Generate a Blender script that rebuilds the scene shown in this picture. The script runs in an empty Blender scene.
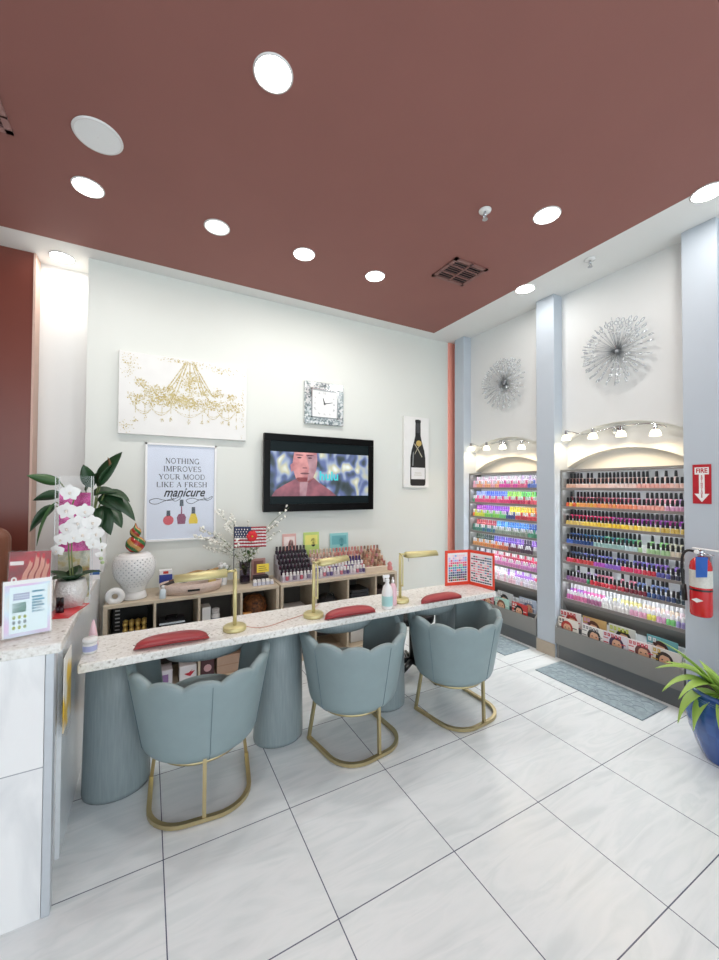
import bpy, math, random
from mathutils import Vector, Matrix, Euler
random.seed(7)
PI = math.pi
S = bpy.context.scene
COL = S.collection
cos, sin, R = math.cos, math.sin, math.radians

# ------------------------------------------------------------------ materials
def lin(c):
    return tuple((v/12.92 if v <= .04045 else ((v+.055)/1.055)**2.4) for v in c)
def rgb(h):
    h = h.strip('#')
    return lin(tuple(int(h[i:i+2], 16)/255 for i in (0, 2, 4)))
MATS = {}
def mat(name, col, rough=.5, metal=0, vary=.06, scale=25, bump=0, emit=0, spec=.5, coat=0):
    if name in MATS: return MATS[name]
    if isinstance(col, str): col = rgb(col)
    m = bpy.data.materials.new(name); m.use_nodes = True; MATS[name] = m
    nt = m.node_tree; b = nt.nodes['Principled BSDF']
    b.inputs['Roughness'].default_value = rough
    b.inputs['Metallic'].default_value = metal
    b.inputs['Specular IOR Level'].default_value = spec
    b.inputs['Coat Weight'].default_value = coat
    tc = nt.nodes.new('ShaderNodeTexCoord'); nz = nt.nodes.new('ShaderNodeTexNoise')
    nz.inputs['Scale'].default_value = scale; nz.inputs['Detail'].default_value = 3
    nt.links.new(tc.outputs['Object'], nz.inputs['Vector'])
    mx = nt.nodes.new('ShaderNodeMix'); mx.data_type = 'RGBA'
    nt.links.new(nz.outputs['Fac'], mx.inputs['Factor'])
    mx.inputs['A'].default_value = (*[min(1, c*(1-vary)) for c in col], 1)
    mx.inputs['B'].default_value = (*[min(1, c*(1+vary)) for c in col], 1)
    nt.links.new(mx.outputs['Result'], b.inputs['Base Color'])
    if emit:
        nt.links.new(mx.outputs['Result'], b.inputs['Emission Color'])
        b.inputs['Emission Strength'].default_value = emit
    if bump:
        bp = nt.nodes.new('ShaderNodeBump'); bp.inputs['Strength'].default_value = bump
        bp.inputs['Distance'].default_value = .01
        nt.links.new(nz.outputs['Fac'], bp.inputs['Height']); nt.links.new(bp.outputs['Normal'], b.inputs['Normal'])
    return m
def ramp(nt, src, stops, interp='LINEAR'):
    r = nt.nodes.new('ShaderNodeValToRGB'); r.color_ramp.interpolation = interp
    el = r.color_ramp.elements
    while len(el) < len(stops): el.new(.5)
    for e, (p, c) in zip(el, stops): e.position = p; e.color = (*c, 1)
    nt.links.new(src, r.inputs['Fac']); return r
def noisemat(name, stops, scale, detail=4, rough=.4, dist=0, tex='noise', emit=0, stretch=None, interp='LINEAR', metal=0):
    m = bpy.data.materials.new(name); m.use_nodes = True; MATS[name] = m
    nt = m.node_tree; b = nt.nodes['Principled BSDF']; b.inputs['Roughness'].default_value = rough
    b.inputs['Metallic'].default_value = metal
    tc = nt.nodes.new('ShaderNodeTexCoord'); src = tc.outputs['Object']
    if stretch:
        mp = nt.nodes.new('ShaderNodeMapping'); mp.inputs['Scale'].default_value = stretch[:3]
        if len(stretch) > 3: mp.inputs['Rotation'].default_value = (0, 0, stretch[3])
        nt.links.new(src, mp.inputs['Vector']); src = mp.outputs['Vector']
    if tex == 'voronoi':
        nz = nt.nodes.new('ShaderNodeTexVoronoi'); nz.inputs['Scale'].default_value = scale
        out = nz.outputs['Color']
        sp = nt.nodes.new('ShaderNodeSeparateColor'); nt.links.new(out, sp.inputs[0]); out = sp.outputs[0]
    else:
        nz = nt.nodes.new('ShaderNodeTexNoise'); nz.inputs['Scale'].default_value = scale
        nz.inputs['Detail'].default_value = detail; nz.inputs['Distortion'].default_value = dist
        out = nz.outputs['Fac']
    nt.links.new(src, nz.inputs['Vector'])
    r = ramp(nt, out, stops, interp)
    nt.links.new(r.outputs['Color'], b.inputs['Base Color'])
    if emit:
        nt.links.new(r.outputs['Color'], b.inputs['Emission Color']); b.inputs['Emission Strength'].default_value = emit
    return m
def clearmat(name, tint=(1, 1, 1), gloss=.10):
    m = bpy.data.materials.new(name); m.use_nodes = True; MATS[name] = m
    nt = m.node_tree; nt.nodes.clear()
    o = nt.nodes.new('ShaderNodeOutputMaterial'); mix = nt.nodes.new('ShaderNodeMixShader')
    t = nt.nodes.new('ShaderNodeBsdfTransparent'); t.inputs['Color'].default_value = (*tint, 1)
    g = nt.nodes.new('ShaderNodeBsdfGlossy'); g.inputs['Roughness'].default_value = .06
    fr = nt.nodes.new('ShaderNodeLayerWeight'); fr.inputs['Blend'].default_value = .25
    mu = nt.nodes.new('ShaderNodeMath'); mu.operation = 'MULTIPLY_ADD'
    mu.inputs[1].default_value = .10; mu.inputs[2].default_value = gloss*.1
    nt.links.new(fr.outputs['Fresnel'], mu.inputs[0]); nt.links.new(mu.outputs[0], mix.inputs['Fac'])
    nt.links.new(t.outputs[0], mix.inputs[1]); nt.links.new(g.outputs[0], mix.inputs[2])
    nt.links.new(mix.outputs[0], o.inputs['Surface']); return m
def tilemat(name, tx, ty, ox, oy, axes, grout, gcol, stops, rough, nscale, rot=0, stretch=(1, 1, 1)):
    """veined marble tiles with grout joints, pattern in object space"""
    m = bpy.data.materials.new(name); m.use_nodes = True; MATS[name] = m
    nt = m.node_tree; b = nt.nodes['Principled BSDF']; b.inputs['Roughness'].default_value = rough
    tc = nt.nodes.new('ShaderNodeTexCoord'); sp = nt.nodes.new('ShaderNodeSeparateXYZ')
    nt.links.new(tc.outputs['Object'], sp.inputs[0])
    def M(op, a, b_=None, c=None):
        n = nt.nodes.new('ShaderNodeMath'); n.operation = op
        for i, v in enumerate((a, b_, c)):
            if v is None: continue
            if isinstance(v, (int, float)): n.inputs[i].default_value = v
            else: nt.links.new(v, n.inputs[i])
        return n.outputs[0]
    masks = []; ids = []
    for ax, t, o in ((axes[0], tx, ox), (axes[1], ty, oy)):
        q = M('DIVIDE', M('SUBTRACT', sp.outputs[ax], o), t)
        fr = M('FRACT', q); ids.append(M('FLOOR', q))
        d = M('MULTIPLY', M('MINIMUM', fr, M('SUBTRACT', 1.0, fr)), t)
        masks.append(M('LESS_THAN', d, grout))
    gm = M('MAXIMUM', masks[0], masks[1])
    off = nt.nodes.new('ShaderNodeCombineXYZ')
    nt.links.new(M('MULTIPLY', ids[0], 3.71), off.inputs[0]); nt.links.new(M('MULTIPLY', ids[1], 5.33), off.inputs[1])
    nt.links.new(M('MULTIPLY_ADD', ids[0], 1.7, M('MULTIPLY', ids[1], 2.9)), off.inputs[2])
    ad = nt.nodes.new('ShaderNodeVectorMath'); ad.operation = 'ADD'
    mp = nt.nodes.new('ShaderNodeMapping'); mp.inputs['Scale'].default_value = stretch; mp.inputs['Rotation'].default_value = rot if isinstance(rot, tuple) else (0, 0, rot)
    nt.links.new(tc.outputs['Object'], mp.inputs['Vector'])
    nt.links.new(mp.outputs[0], ad.inputs[0]); nt.links.new(off.outputs[0], ad.inputs[1])
    nz = nt.nodes.new('ShaderNodeTexNoise'); nz.inputs['Scale'].default_value = nscale
    nz.inputs['Detail'].default_value = 5; nz.inputs['Distortion'].default_value = .8
    nt.links.new(ad.outputs[0], nz.inputs['Vector'])
    r = ramp(nt, nz.outputs['Fac'], stops)
    mx = nt.nodes.new('ShaderNodeMix'); mx.data_type = 'RGBA'
    nt.links.new(gm, mx.inputs['Factor']); nt.links.new(r.outputs['Color'], mx.inputs['A'])
    mx.inputs['B'].default_value = (*gcol, 1)
    nt.links.new(mx.outputs['Result'], b.inputs['Base Color'])
    return m

WHITE = mat('white_paint', (.80, .80, .78), .6, vary=.02, scale=4)
CANV = mat('canvas_white', (.80, .80, .78), .8, vary=.05, scale=8)
GRAYBLUE = mat('pillar_paint', '#bbc4cd', .5, vary=.02, scale=4)
PANEL = mat('panel_paint', '#dfe1e0', .6, vary=.02, scale=4)
SALMON = mat('salmon_paint', '#ffaa98', .6, vary=.02)
BROWN = mat('mauve_ceiling_paint', '#94625a', .7, vary=.05, scale=3)
MAROON = mat('maroon_lacquer', '#733c31', .32, vary=.12, scale=2)
LITEDGE = mat('lit_edge_tone', '#c9a99a', .5)  # light falling on the partition's side face, put into its colour
FLOORM = tilemat('floor_marble_tile', .5625, .5625, .6414, 1.8821, (0, 1), .0022, rgb('#565b70'),
                 [(0, rgb('#c6ced2')), (.36, rgb('#d9e0e2')), (.45, rgb('#e2e8ea')), (.52, rgb('#e6ebed')), (.60, rgb('#dde4e6')), (.68, rgb('#e6ebed')), (1, rgb('#eaeef0'))], .26, 2.4, .12, (.8, 4.2, 1))
COUNTERM = tilemat('counter_marble_tile', 1.2, .60, -.03, .553, (0, 2), .002, rgb('#a3a6ab'),
                 [(0, rgb('#b9bcbe')), (.36, rgb('#dedfe0')), (.5, rgb('#ececec')), (1, rgb('#f1f1f0'))], .2, 1.6, (0, -.7, 0), (3.2, 1, 1.2))
QUARTZ = noisemat('speckled_quartz', [(0, rgb('#77736c')), (.27, rgb('#a39f96')), (.35, rgb('#cfcdc6')), (.44, rgb('#e2e0db')), (.62, rgb('#edede9')), (.72, rgb('#d5d1c6')), (1, rgb('#c3bcae'))], 62, 6, .22, .4)
VELVET = mat('blue_grey_leather', '#86979a', .42, vary=.07, scale=14)
DESKM = noisemat('blue_grey_laminate', [(0, rgb('#788486')), (.5, rgb('#879396')), (1, rgb('#96a1a3'))], 16, 3, .38, 0, stretch=(6, 6, .5))
SEAM = mat('seam_thread', '#5b717a', .6)
BRASS = mat('brushed_brass', '#bcad84', .34, .8, .08, 40)
LAMPB = mat('satin_gold', '#cfc591', .42, .45, .05)
CHROME = mat('polished_chrome', '#c9cccf', .15, 1, .03)
DCHROME = mat('grey_chrome', '#b0b4b8', .3, .75, .06)
STEEL = mat('grey_metal_laminate', '#8d8c89', .38, .25, .05, 6)
STEELD = mat('dark_grey_kick', '#6f7274', .35, .3, .05, 6)
EDGE = mat('shelf_edge_grey', '#8c8683', .4, .2)
BLACK = mat('black_plastic', '#0d0d0f', .3)
SOFTBLACK = mat('black_fabric', '#1b1c1f', .6)
OAK = noisemat('pale_oak', [(0, rgb('#b7a78f')), (.5, rgb('#c9bba5')), (1, rgb('#d5c9b6'))], 8, 4, .5, .3, stretch=(1, 1, 10))
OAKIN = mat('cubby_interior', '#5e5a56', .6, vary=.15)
CERAM = mat('white_ceramic', (.82, .82, .81), .2, vary=.02)
RED = mat('extinguisher_red', '#c3141c', .25, coat=.3)
SIGNRED = mat('sign_red', '#b51f2b', .4)
SIGNWHITE = mat('sign_white', (.85, .85, .84), .45, vary=.02)
VINYL = mat('cushion_vinyl', '#a1393c', .35, vary=.06)
GREEN = mat('leaf_dark_green', '#27472b', .35, vary=.25, scale=9)
GREEN2 = mat('leaf_mid_green', '#3c6335', .4, vary=.25, scale=9)
LIME = mat('leaf_lime', '#a9cc62', .4, vary=.15, scale=9)
LIMEW = mat('leaf_lime_stripe', '#d8e79a', .4, vary=.08)
STEM = mat('stem_green', '#6f7d4b', .5)
TWIG = mat('twig_brown', '#7d6f55', .6)
PETAL = mat('white_petal', (.84, .84, .82), .5, vary=.03)
YELL = mat('petal_yellow', '#e2c64a', .5)
CLEAR = clearmat('clear_acrylic')
TINTGLASS = clearmat('smoky_glass', (.7, .68, .74))
NAVY = mat('cobalt_glaze', '#2a5296', .15, vary=.2, scale=10, coat=.5)
SOIL = mat('dark_soil', '#2c221b', .9, vary=.4, scale=60)
LEDM = mat('downlight_lens', (1, .98, .94), .5, vary=0, emit=14)
CUPM = mat('lit_glass_cup', (1, .88, .66), .4, vary=0, emit=1.7)
PAPER = mat('white_paper', (.82, .82, .82), .6, vary=.02)
SKINT = mat('print_skin', '#d9a98a', .6)
HAIRT = mat('print_hair', '#3a2420', .6)
INK = mat('print_ink', '#23262c', .6)
def cmat(h, rough=.25, emit=0):
    return mat('colour_' + h.strip('#'), h, rough, vary=.04, emit=emit)

# ------------------------------------------------------------------ mesh builder
class MB:
    def __init__(s): s.v = []; s.f = []; s.m = []
    def add(s, vs, fs, mi=0):
        o = len(s.v); s.v += [tuple(v) for v in vs]
        for k, f in enumerate(fs):
            s.f.append(tuple(i+o for i in f)); s.m.append(mi[k] if isinstance(mi, list) else mi)
        return s
    def box(s, x0, x1, y0, y1, z0, z1, mi=0, rot=None, piv=None):
        vs = [Vector((x, y, z)) for x in (x0, x1) for y in (y0, y1) for z in (z0, z1)]
        if rot:
            p = Vector(piv) if piv else Vector(((x0+x1)/2, (y0+y1)/2, (z0+z1)/2))
            e = Euler(rot).to_matrix(); vs = [e @ (v-p) + p for v in vs]
        return s.add(vs, [(0, 1, 3, 2), (4, 6, 7, 5), (0, 4, 5, 1), (2, 3, 7, 6), (0, 2, 6, 4), (1, 5, 7, 3)], mi)
    def quad(s, a, b, c, d, mi=0): return s.add([a, b, c, d], [(0, 1, 2, 3)], mi)
    def poly(s, pts, mi=0): return s.add(pts, [tuple(range(len(pts)))], mi)
    def lathe(s, prof, c=(0, 0, 0), n=24, mi=0, cap=True, sx=1, sy=1, rib=None):
        vs = []; fs = []; ms = []
        for (r, z) in prof:
            for k in range(n):
                a = 2*PI*k/n; rr = r*(rib(a, z) if rib else 1)
                vs.append((c[0]+rr*cos(a)*sx, c[1]+rr*sin(a)*sy, c[2]+z))
        for j in range(len(prof)-1):
            for k in range(n):
                k2 = (k+1) % n
                fs.append((j*n+k, j*n+k2, (j+1)*n+k2, (j+1)*n+k)); ms.append(mi(j, k) if callable(mi) else mi)
        if cap:
            fs.append(tuple(reversed(range(n)))); ms.append(mi(0, 0) if callable(mi) else mi)
            L = (len(prof)-1)*n; fs.append(tuple(range(L, L+n))); ms.append(ms[-2])
        return s.add(vs, fs, ms)
    def cyl(s, a, b, r0, r1=None, n=12, mi=0): return s.tube([a, b], [r0, r0 if r1 is None else r1], n, mi)
    def tube(s, path, r, n=8, mi=0, closed=False, flat=1):
        P = [Vector(p) for p in path]; L = len(P); vs = []; fs = []
        rs = r if isinstance(r, (list, tuple)) else [r]*L
        prev = None
        for i in range(L):
            if closed: t = (P[(i+1) % L]-P[i-1])
            else: t = P[min(i+1, L-1)]-P[max(i-1, 0)]
            t = t.normalized() if t.length else Vector((0, 0, 1))
            u = prev if prev is not None else (Vector((0, 0, 1)) if abs(t.z) < .9 else Vector((1, 0, 0)))
            u = (u - t*u.dot(t)); u = u.normalized() if u.length > 1e-6 else t.orthogonal().normalized()
            prev = u; w = t.cross(u)
            for k in range(n):
                a = 2*PI*(k+.5)/n; vs.append(P[i]+u*cos(a)*rs[i]*flat+w*sin(a)*rs[i])
        for i in range(L if closed else L-1):
            j = (i+1) % L
            for k in range(n):
                k2 = (k+1) % n; fs.append((i*n+k, i*n+k2, j*n+k2, j*n+k))
        if not closed: fs += [tuple(reversed(range(n))), tuple(range((L-1)*n, L*n))]
        return s.add(vs, fs, mi)
    def ball(s, c, r, n=10, mi=0, sc=(1, 1, 1)):
        prof = [(max(1e-4, cos(-PI/2+PI*j/(n//2+1))*r), sin(-PI/2+PI*j/(n//2+1))*r*sc[2]) for j in range(n//2+2)]
        return s.lathe(prof, c, n, mi, True, sc[0], sc[1])
    def disc(s, c, r, axis='z', n=20, mi=0, ry=None):
        ry = ry or r; pts = []
        for k in range(n):
            a = 2*PI*k/n; u, w = r*cos(a), ry*sin(a)
            pts.append({'z': (c[0]+u, c[1]+w, c[2]), 'y': (c[0]+u, c[1], c[2]+w), 'x': (c[0], c[1]+u, c[2]+w)}[axis])
        return s.poly(pts, mi)
    def mesh(s, name, mats, smooth=False):
        me = bpy.data.meshes.new(name); me.from_pydata(s.v, [], s.f)
        for m in (mats if isinstance(mats, (list, tuple)) else [mats]): me.materials.append(m)
        me.polygons.foreach_set('material_index', s.m)
        if smooth: me.polygons.foreach_set('use_smooth', [True]*len(s.f))
        me.update(); return me
    def build(s, name, mats, parent=None, smooth=False, bevel=0, loc=None, rot=None, sub=0, solid=0, fix=True):
        me = s.mesh(name, mats, smooth)
        if fix:
            import bmesh
            bm = bmesh.new(); bm.from_mesh(me); bmesh.ops.recalc_face_normals(bm, faces=bm.faces); bm.to_mesh(me); bm.free()
        o = bpy.data.objects.new(name, me); COL.objects.link(o)
        if parent: o.parent = parent
        if loc: o.location = loc
        if rot: o.rotation_euler = rot
        if solid:
            q = o.modifiers.new('solid', 'SOLIDIFY'); q.thickness = solid; q.offset = 0
        if bevel:
            q = o.modifiers.new('bevel', 'BEVEL'); q.width = bevel; q.segments = 6 if bevel > .04 else 2; q.limit_method = 'ANGLE'
        if sub:
            q = o.modifiers.new('sub', 'SUBSURF'); q.levels = sub; q.render_levels = sub
        return o
def tag(o, label, cat, group=None):
    o['label'] = label; o['category'] = cat
    if group: o['group'] = group
    return o
def thing(name, label, cat, loc=(0, 0, 0), rz=0, group=None):
    o = bpy.data.objects.new(name, None); COL.objects.link(o); o.empty_display_size = .1
    o.location = loc; o.rotation_euler = (0, 0, rz); return tag(o, label, cat, group)
def struct(o): o['kind'] = 'structure'; return o
def dup(root, loc, rz=None, label=None):
    def cp(o, par):
        c = o.copy(); COL.objects.link(c)
        if par: c.parent = par
        for ch in list(o.children): cp(ch, c)
        return c
    r = cp(root, None); r.location = loc
    if rz is not None: r.rotation_euler = (0, 0, rz)
    if label: r['label'] = label
    return r
ORD = ['first', 'second', 'third', 'fourth', 'fifth', 'sixth', 'seventh', 'eighth', 'ninth', 'tenth', 'eleventh', 'twelfth', 'thirteenth',
       'fourteenth', 'fifteenth', 'sixteenth', 'seventeenth', 'eighteenth', 'nineteenth', 'twentieth', 'twenty-first', 'twenty-second',
       'twenty-third', 'twenty-fourth', 'twenty-fifth', 'twenty-sixth', 'twenty-seventh', 'twenty-eighth', 'twenty-ninth', 'thirtieth']

def text_mesh(txt, size, shear=0, xscale=1, bold=0):
    cu = bpy.data.curves.new('t', 'FONT'); cu.body = txt; cu.size = size; cu.shear = shear
    cu.align_x = 'CENTER'; cu.align_y = 'CENTER'; cu.offset = bold; cu.resolution_u = 3
    o = bpy.data.objects.new('t', cu); me = bpy.data.meshes.new_from_object(o)
    bpy.data.objects.remove(o); bpy.data.curves.remove(cu)
    vs = [(v.co.x*xscale, v.co.y) for v in me.vertices]; fs = [tuple(p.vertices) for p in me.polygons]
    bpy.data.meshes.remove(me); return vs, fs
def put_text(mb, txt, size, fn, mi=0, **k):
    vs, fs = text_mesh(txt, size, **k); mb.add([fn(x, y) for x, y in vs], fs, mi)
# thin/thick serif capitals drawn as strokes (x, y in a unit-high box)
def arc(cx, cy, rx, ry, a0, a1, n=14): return [(cx+rx*cos(R(a0+(a1-a0)*i/n)), cy+ry*sin(R(a0+(a1-a0)*i/n))) for i in range(n+1)]
T, H = .15, .065
GL = {'N': (.95, [([(.14, 0), (.14, 1)], H), ([(.14, 1), (.78, 0)], T), ([(.78, 0), (.78, 1)], H)], [(.14, 0), (.14, 1), (.78, 1)]),
 'O': (1.0, [(arc(.48, .5, .4, .48, 0, 360, 24), .10)], []),
 'T': (.85, [([(.42, 0), (.42, 1)], T), ([(.05, .97), (.8, .97)], H), ([(.05, .97), (.05, .8)], H), ([(.8, .97), (.8, .8)], H)], [(.42, 0)]),
 'H': (.98, [([(.16, 0), (.16, 1)], T), ([(.78, 0), (.78, 1)], T), ([(.16, .5), (.78, .5)], H)], [(.16, 0), (.16, 1), (.78, 0), (.78, 1)]),
 'I': (.46, [([(.22, 0), (.22, 1)], T)], [(.22, 0), (.22, 1)]),
 'G': (.98, [(arc(.5, .5, .42, .48, 40, 320, 22), .10), ([(.82, .1), (.82, .42)], T)], [(.82, .42)]),
 'M': (1.12, [([(.14, 0), (.14, 1)], H), ([(.14, 1), (.54, .05)], T), ([(.54, .05), (.92, 1)], H), ([(.92, 0), (.92, 1)], T)], [(.14, 0), (.92, 0), (.14, 1), (.92, 1)]),
 'P': (.8, [([(.16, 0), (.16, 1)], T), ([(.16, .97), (.42, .97)] + arc(.42, .73, .27, .24, 90, -90) + [(.16, .49)], .085)], [(.16, 0), (.16, 1)]),
 'R': (.92, [([(.16, 0), (.16, 1)], T), ([(.16, .97), (.42, .97)] + arc(.42, .73, .27, .24, 90, -90) + [(.16, .49)], .085), ([(.42, .49), (.8, .02)], T)], [(.16, 0), (.16, 1), (.82, 0)]),
 'V': (.92, [([(.1, 1), (.47, 0)], T), ([(.47, 0), (.82, 1)], H)], [(.1, 1), (.82, 1)]),
 'E': (.8, [([(.16, 0), (.16, 1)], T), ([(.1, .97), (.68, .97)], H), ([(.16, .5), (.55, .5)], H), ([(.1, .03), (.7, .03)], H), ([(.7, .03), (.7, .2)], H), ([(.68, .97), (.68, .8)], H)], []),
 'S': (.72, [(arc(.36, .74, .25, .24, 30, 250, 12) + arc(.36, .26, .27, .24, 80, -150, 14), .10)], []),
 'Y': (.9, [([(.1, 1), (.45, .45)], T), ([(.45, .45), (.8, 1)], H), ([(.45, 0), (.45, .45)], T)], [(.1, 1), (.8, 1), (.45, 0)]),
 'U': (.95, [([(.16, 1), (.16, .3)] + arc(.46, .3, .3, .28, 180, 360), .10)], [(.16, 1), (.76, 1)]),
 'D': (.98, [([(.16, 0), (.16, 1)], T), ([(.16, .97), (.42, .97)] + arc(.42, .5, .42, .47, 90, -90) + [(.16, .03)], .085)], [(.16, 0), (.16, 1)]),
 'L': (.78, [([(.16, 0), (.16, 1)], T), ([(.1, .03), (.7, .03)], H), ([(.7, .03), (.7, .2)], H)], [(.16, 1)]),
 'K': (.95, [([(.16, 0), (.16, 1)], T), ([(.2, .4), (.75, 1)], H), ([(.34, .56), (.8, 0)], T)], [(.16, 0), (.16, 1), (.75, 1), (.82, 0)]),
 'A': (.95, [([(.1, 0), (.46, 1)], H), ([(.46, 1), (.82, 0)], T), ([(.24, .36), (.68, .36)], H)], [(.1, 0), (.82, 0)]),
 'F': (.78, [([(.16, 0), (.16, 1)], T), ([(.1, .97), (.68, .97)], H), ([(.16, .5), (.55, .5)], H), ([(.68, .97), (.68, .8)], H)], [(.16, 0)]), ' ': (.42, [], [])}
def ribbon(mb, pts, w, fn, mi=0):
    n = len(pts); vs = []
    for i, (x, y) in enumerate(pts):
        a = pts[max(i-1, 0)]; b = pts[min(i+1, n-1)]; dx, dy = b[0]-a[0], b[1]-a[1]; L = math.hypot(dx, dy) or 1
        ww = w[i] if isinstance(w, list) else w
        vs += [fn(x-dy/L*ww/2, y+dx/L*ww/2), fn(x+dy/L*ww/2, y-dx/L*ww/2)]
    mb.add(vs, [(2*i, 2*i+1, 2*i+3, 2*i+2) for i in range(n-1)], mi)
def serif_text(mb, txt, size, cx, cy, fn0, width, track=.06, mi=0):
    tot = sum(GL[c][0]+track for c in txt)-track; x = cx-tot*size/2; k = width/(tot*size)
    fn = lambda X, Y: fn0(cx+(X-cx)*k, Y)
    for c in txt:
        w, st, se = GL[c]
        for pts, th in st: ribbon(mb, [(x+px*size, cy+(py-.5)*size) for px, py in pts], th*size, fn, mi)
        for px, py in se:
            yy = .03 if py < .5 else .97
            ribbon(mb, [(x+(px-.14)*size, cy+(yy-.5)*size), (x+(px+.14)*size, cy+(yy-.5)*size)], .06*size, fn, mi)
        x += (w+track)*size

# ------------------------------------------------------------------ room shell
CZ = 3.47
struct(MB().box(-4, 4.1, -3.2, 4.35, -.12, 0).build('floor', FLOORM))
struct(MB().box(-4, 3.02, -3.2, 3.665, CZ, CZ+.12).build('ceiling', BROWN))
struct(MB().box(-4, 3.02, 3.665, 4.35, CZ, CZ+.12).box(3.02, 4.1, -3.2, 4.35, CZ, CZ+.12).build('trim_1', WHITE))
struct(MB().box(-.45, 4.1, 3.83, 4.12, 0, CZ).build('wall_back', mat('back_wall_paint', '#dcdfd9', .6, vary=.02, scale=2)))
struct(MB().box(3.385, 3.56, 3.815, 3.83, 0, CZ).build('trim_2', SALMON))
struct(MB().box(-4, -.45, 4.12, 4.3, 0, CZ).build('wall_back_recess', WHITE))
struct(MB().box(-4, -.827, 3.965, 4.11, 0, CZ).build('wall_left_partition', MAROON))
struct(MB().box(-.827, -.812, 3.96, 4.115, 0, CZ).build('trim_3', LITEDGE))  # side of the maroon partition, coloured pale to look lit
struct(MB().box(-4.12, -4, -3.2, 4.35, 0, CZ).build('wall_left', mat('left_wall_paint', '#cfc5bf', .6)))
struct(MB().box(4.1, 4.2, -3.2, 4.35, 0, CZ).build('wall_right', PANEL))
PILL = [(1.135, 1.337), (2.35, 2.545), (3.56, 3.72)]
for i, (a, b) in enumerate(PILL):
    struct(MB().box(3.40, 4.1, a, b, 0, CZ).build('wall_right_pillar', GRAYBLUE, bevel=.004))
    struct(MB().box(3.39, 3.40, a, b, 0, .12).build('baseboard_right', mat('beige_base_tile', '#b3a695', .45)))
def arch_plate(y0, y1, spring, peak, x0, x1):
    mb = MB(); n = 28; c = (y0+y1)/2; hw = (y1-y0)/2; k = peak-spring; rad = (hw*hw+k*k)/(2*k)
    P = [(y0+(y1-y0)*i/n) for i in range(n+1)]
    Zs = [peak-rad+math.sqrt(rad*rad-(y-c)**2) for y in P]
    for i in range(n):
        a, b, za, zb = P[i], P[i+1], Zs[i], Zs[i+1]
        mb.quad((x0, a, za), (x0, b, zb), (x0, b, CZ), (x0, a, CZ))
        mb.quad((x0, a, za), (x1, a, za), (x1, b, zb), (x0, b, zb))
        mb.quad((x1, a, za), (x1, b, zb), (x1, b, CZ), (x1, a, CZ))
    return mb
for y0, y1 in ((1.337, 2.35), (2.545, 3.56)):
    struct(arch_plate(y0, y1, 2.035, 2.17, 3.52, 3.60).build('wall_right_panel', PANEL, fix=False))
    struct(arch_plate(y0, y1, 1.80, 1.955, 3.601, 3.70).build('wall_right_niche', PANEL, fix=False))
    struct(MB().box(3.701, 3.74, y0, y1, 0, CZ).build('wall_right_niche_back', PANEL))
struct(MB().box(3.52, 3.6, -3.2, 1.135, 0, CZ).build('wall_right_front', PANEL))
struct(MB().box(3.505, 3.52, -3.2, 1.135, 0, .12).build('baseboard_right_front', MATS['beige_base_tile']))

# ------------------------------------------------------------------ ceiling fittings
def downlight(x, y, label, on=True, pw=5.5):
    t = thing('ceiling_downlight', label, 'ceiling light', (x, y, CZ), 0, 'recessed ceiling downlights')
    MB().lathe([(.078, -.001), (.089, -.001), (.09, -.004), (.086, -.009), (.08, -.008)], n=28, cap=False).build('trim_ring', CERAM, t, True)
    MB().lathe([(.079, -.004), (.05, -.007), (.001, -.008)], n=28, cap=False).build('lens', LEDM if on else MATS['dim_lens'], t, True)
    L = bpy.data.lights.new('downlight_lamp', 'AREA'); L.shape = 'DISK'; L.size = .15; L.energy = pw if on else 1.5; L.color = (1, .97, .93)
    o = bpy.data.objects.new('downlight_lamp', L); COL.objects.link(o); o.parent = t; o.location = (0, 0, -.014)
mat('dim_lens', (.95, .95, .93), .5, vary=0, emit=1.2)
for x, y, l, on, *pw in ((.474, 1.70, 'large bright recessed downlight nearest the viewer, left half of mauve ceiling', 1),
    (-.352, 2.918, 'glowing recessed downlight beside the round white ceiling speaker', 1),
    (.414, 2.918, 'dimmer oval recessed downlight, second in the row along the chandelier wall', 0),
    (1.077, 2.919, 'recessed downlight in mauve ceiling above the square mirrored clock', 1),
    (1.742, 2.92, 'recessed downlight in mauve ceiling above the television, last of its row', 1),
    (2.376, 1.69, 'recessed downlight beside the sprinkler head near the right white border', 1),
    (-.64, 3.922, 'small recessed downlight in white border over the left wall recess', 1, 1.2),
    (3.085, 2.423, 'recessed downlight in white border beside the middle pillar top', 1, 1.6),
    (3.075, 1.066, 'recessed downlight in white border beside the nearest pillar top', 1, 1.8)): downlight(x, y, l, on, *pw)
t = thing('ceiling_speaker', 'round white flush speaker grille in mauve ceiling', 'speaker', (-.257, 2.46, CZ))
MB().lathe([(.104, -.010), (.112, -.010), (.117, -.005), (.115, -.001)], n=36, cap=False).build('rim', CERAM, t, True)
MB().lathe([(.106, -.009), (.001, -.011)], n=36, cap=False).build('grille', mat('grille_white', '#f3f6f6', .7, vary=.05, scale=300), t, True)
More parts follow.
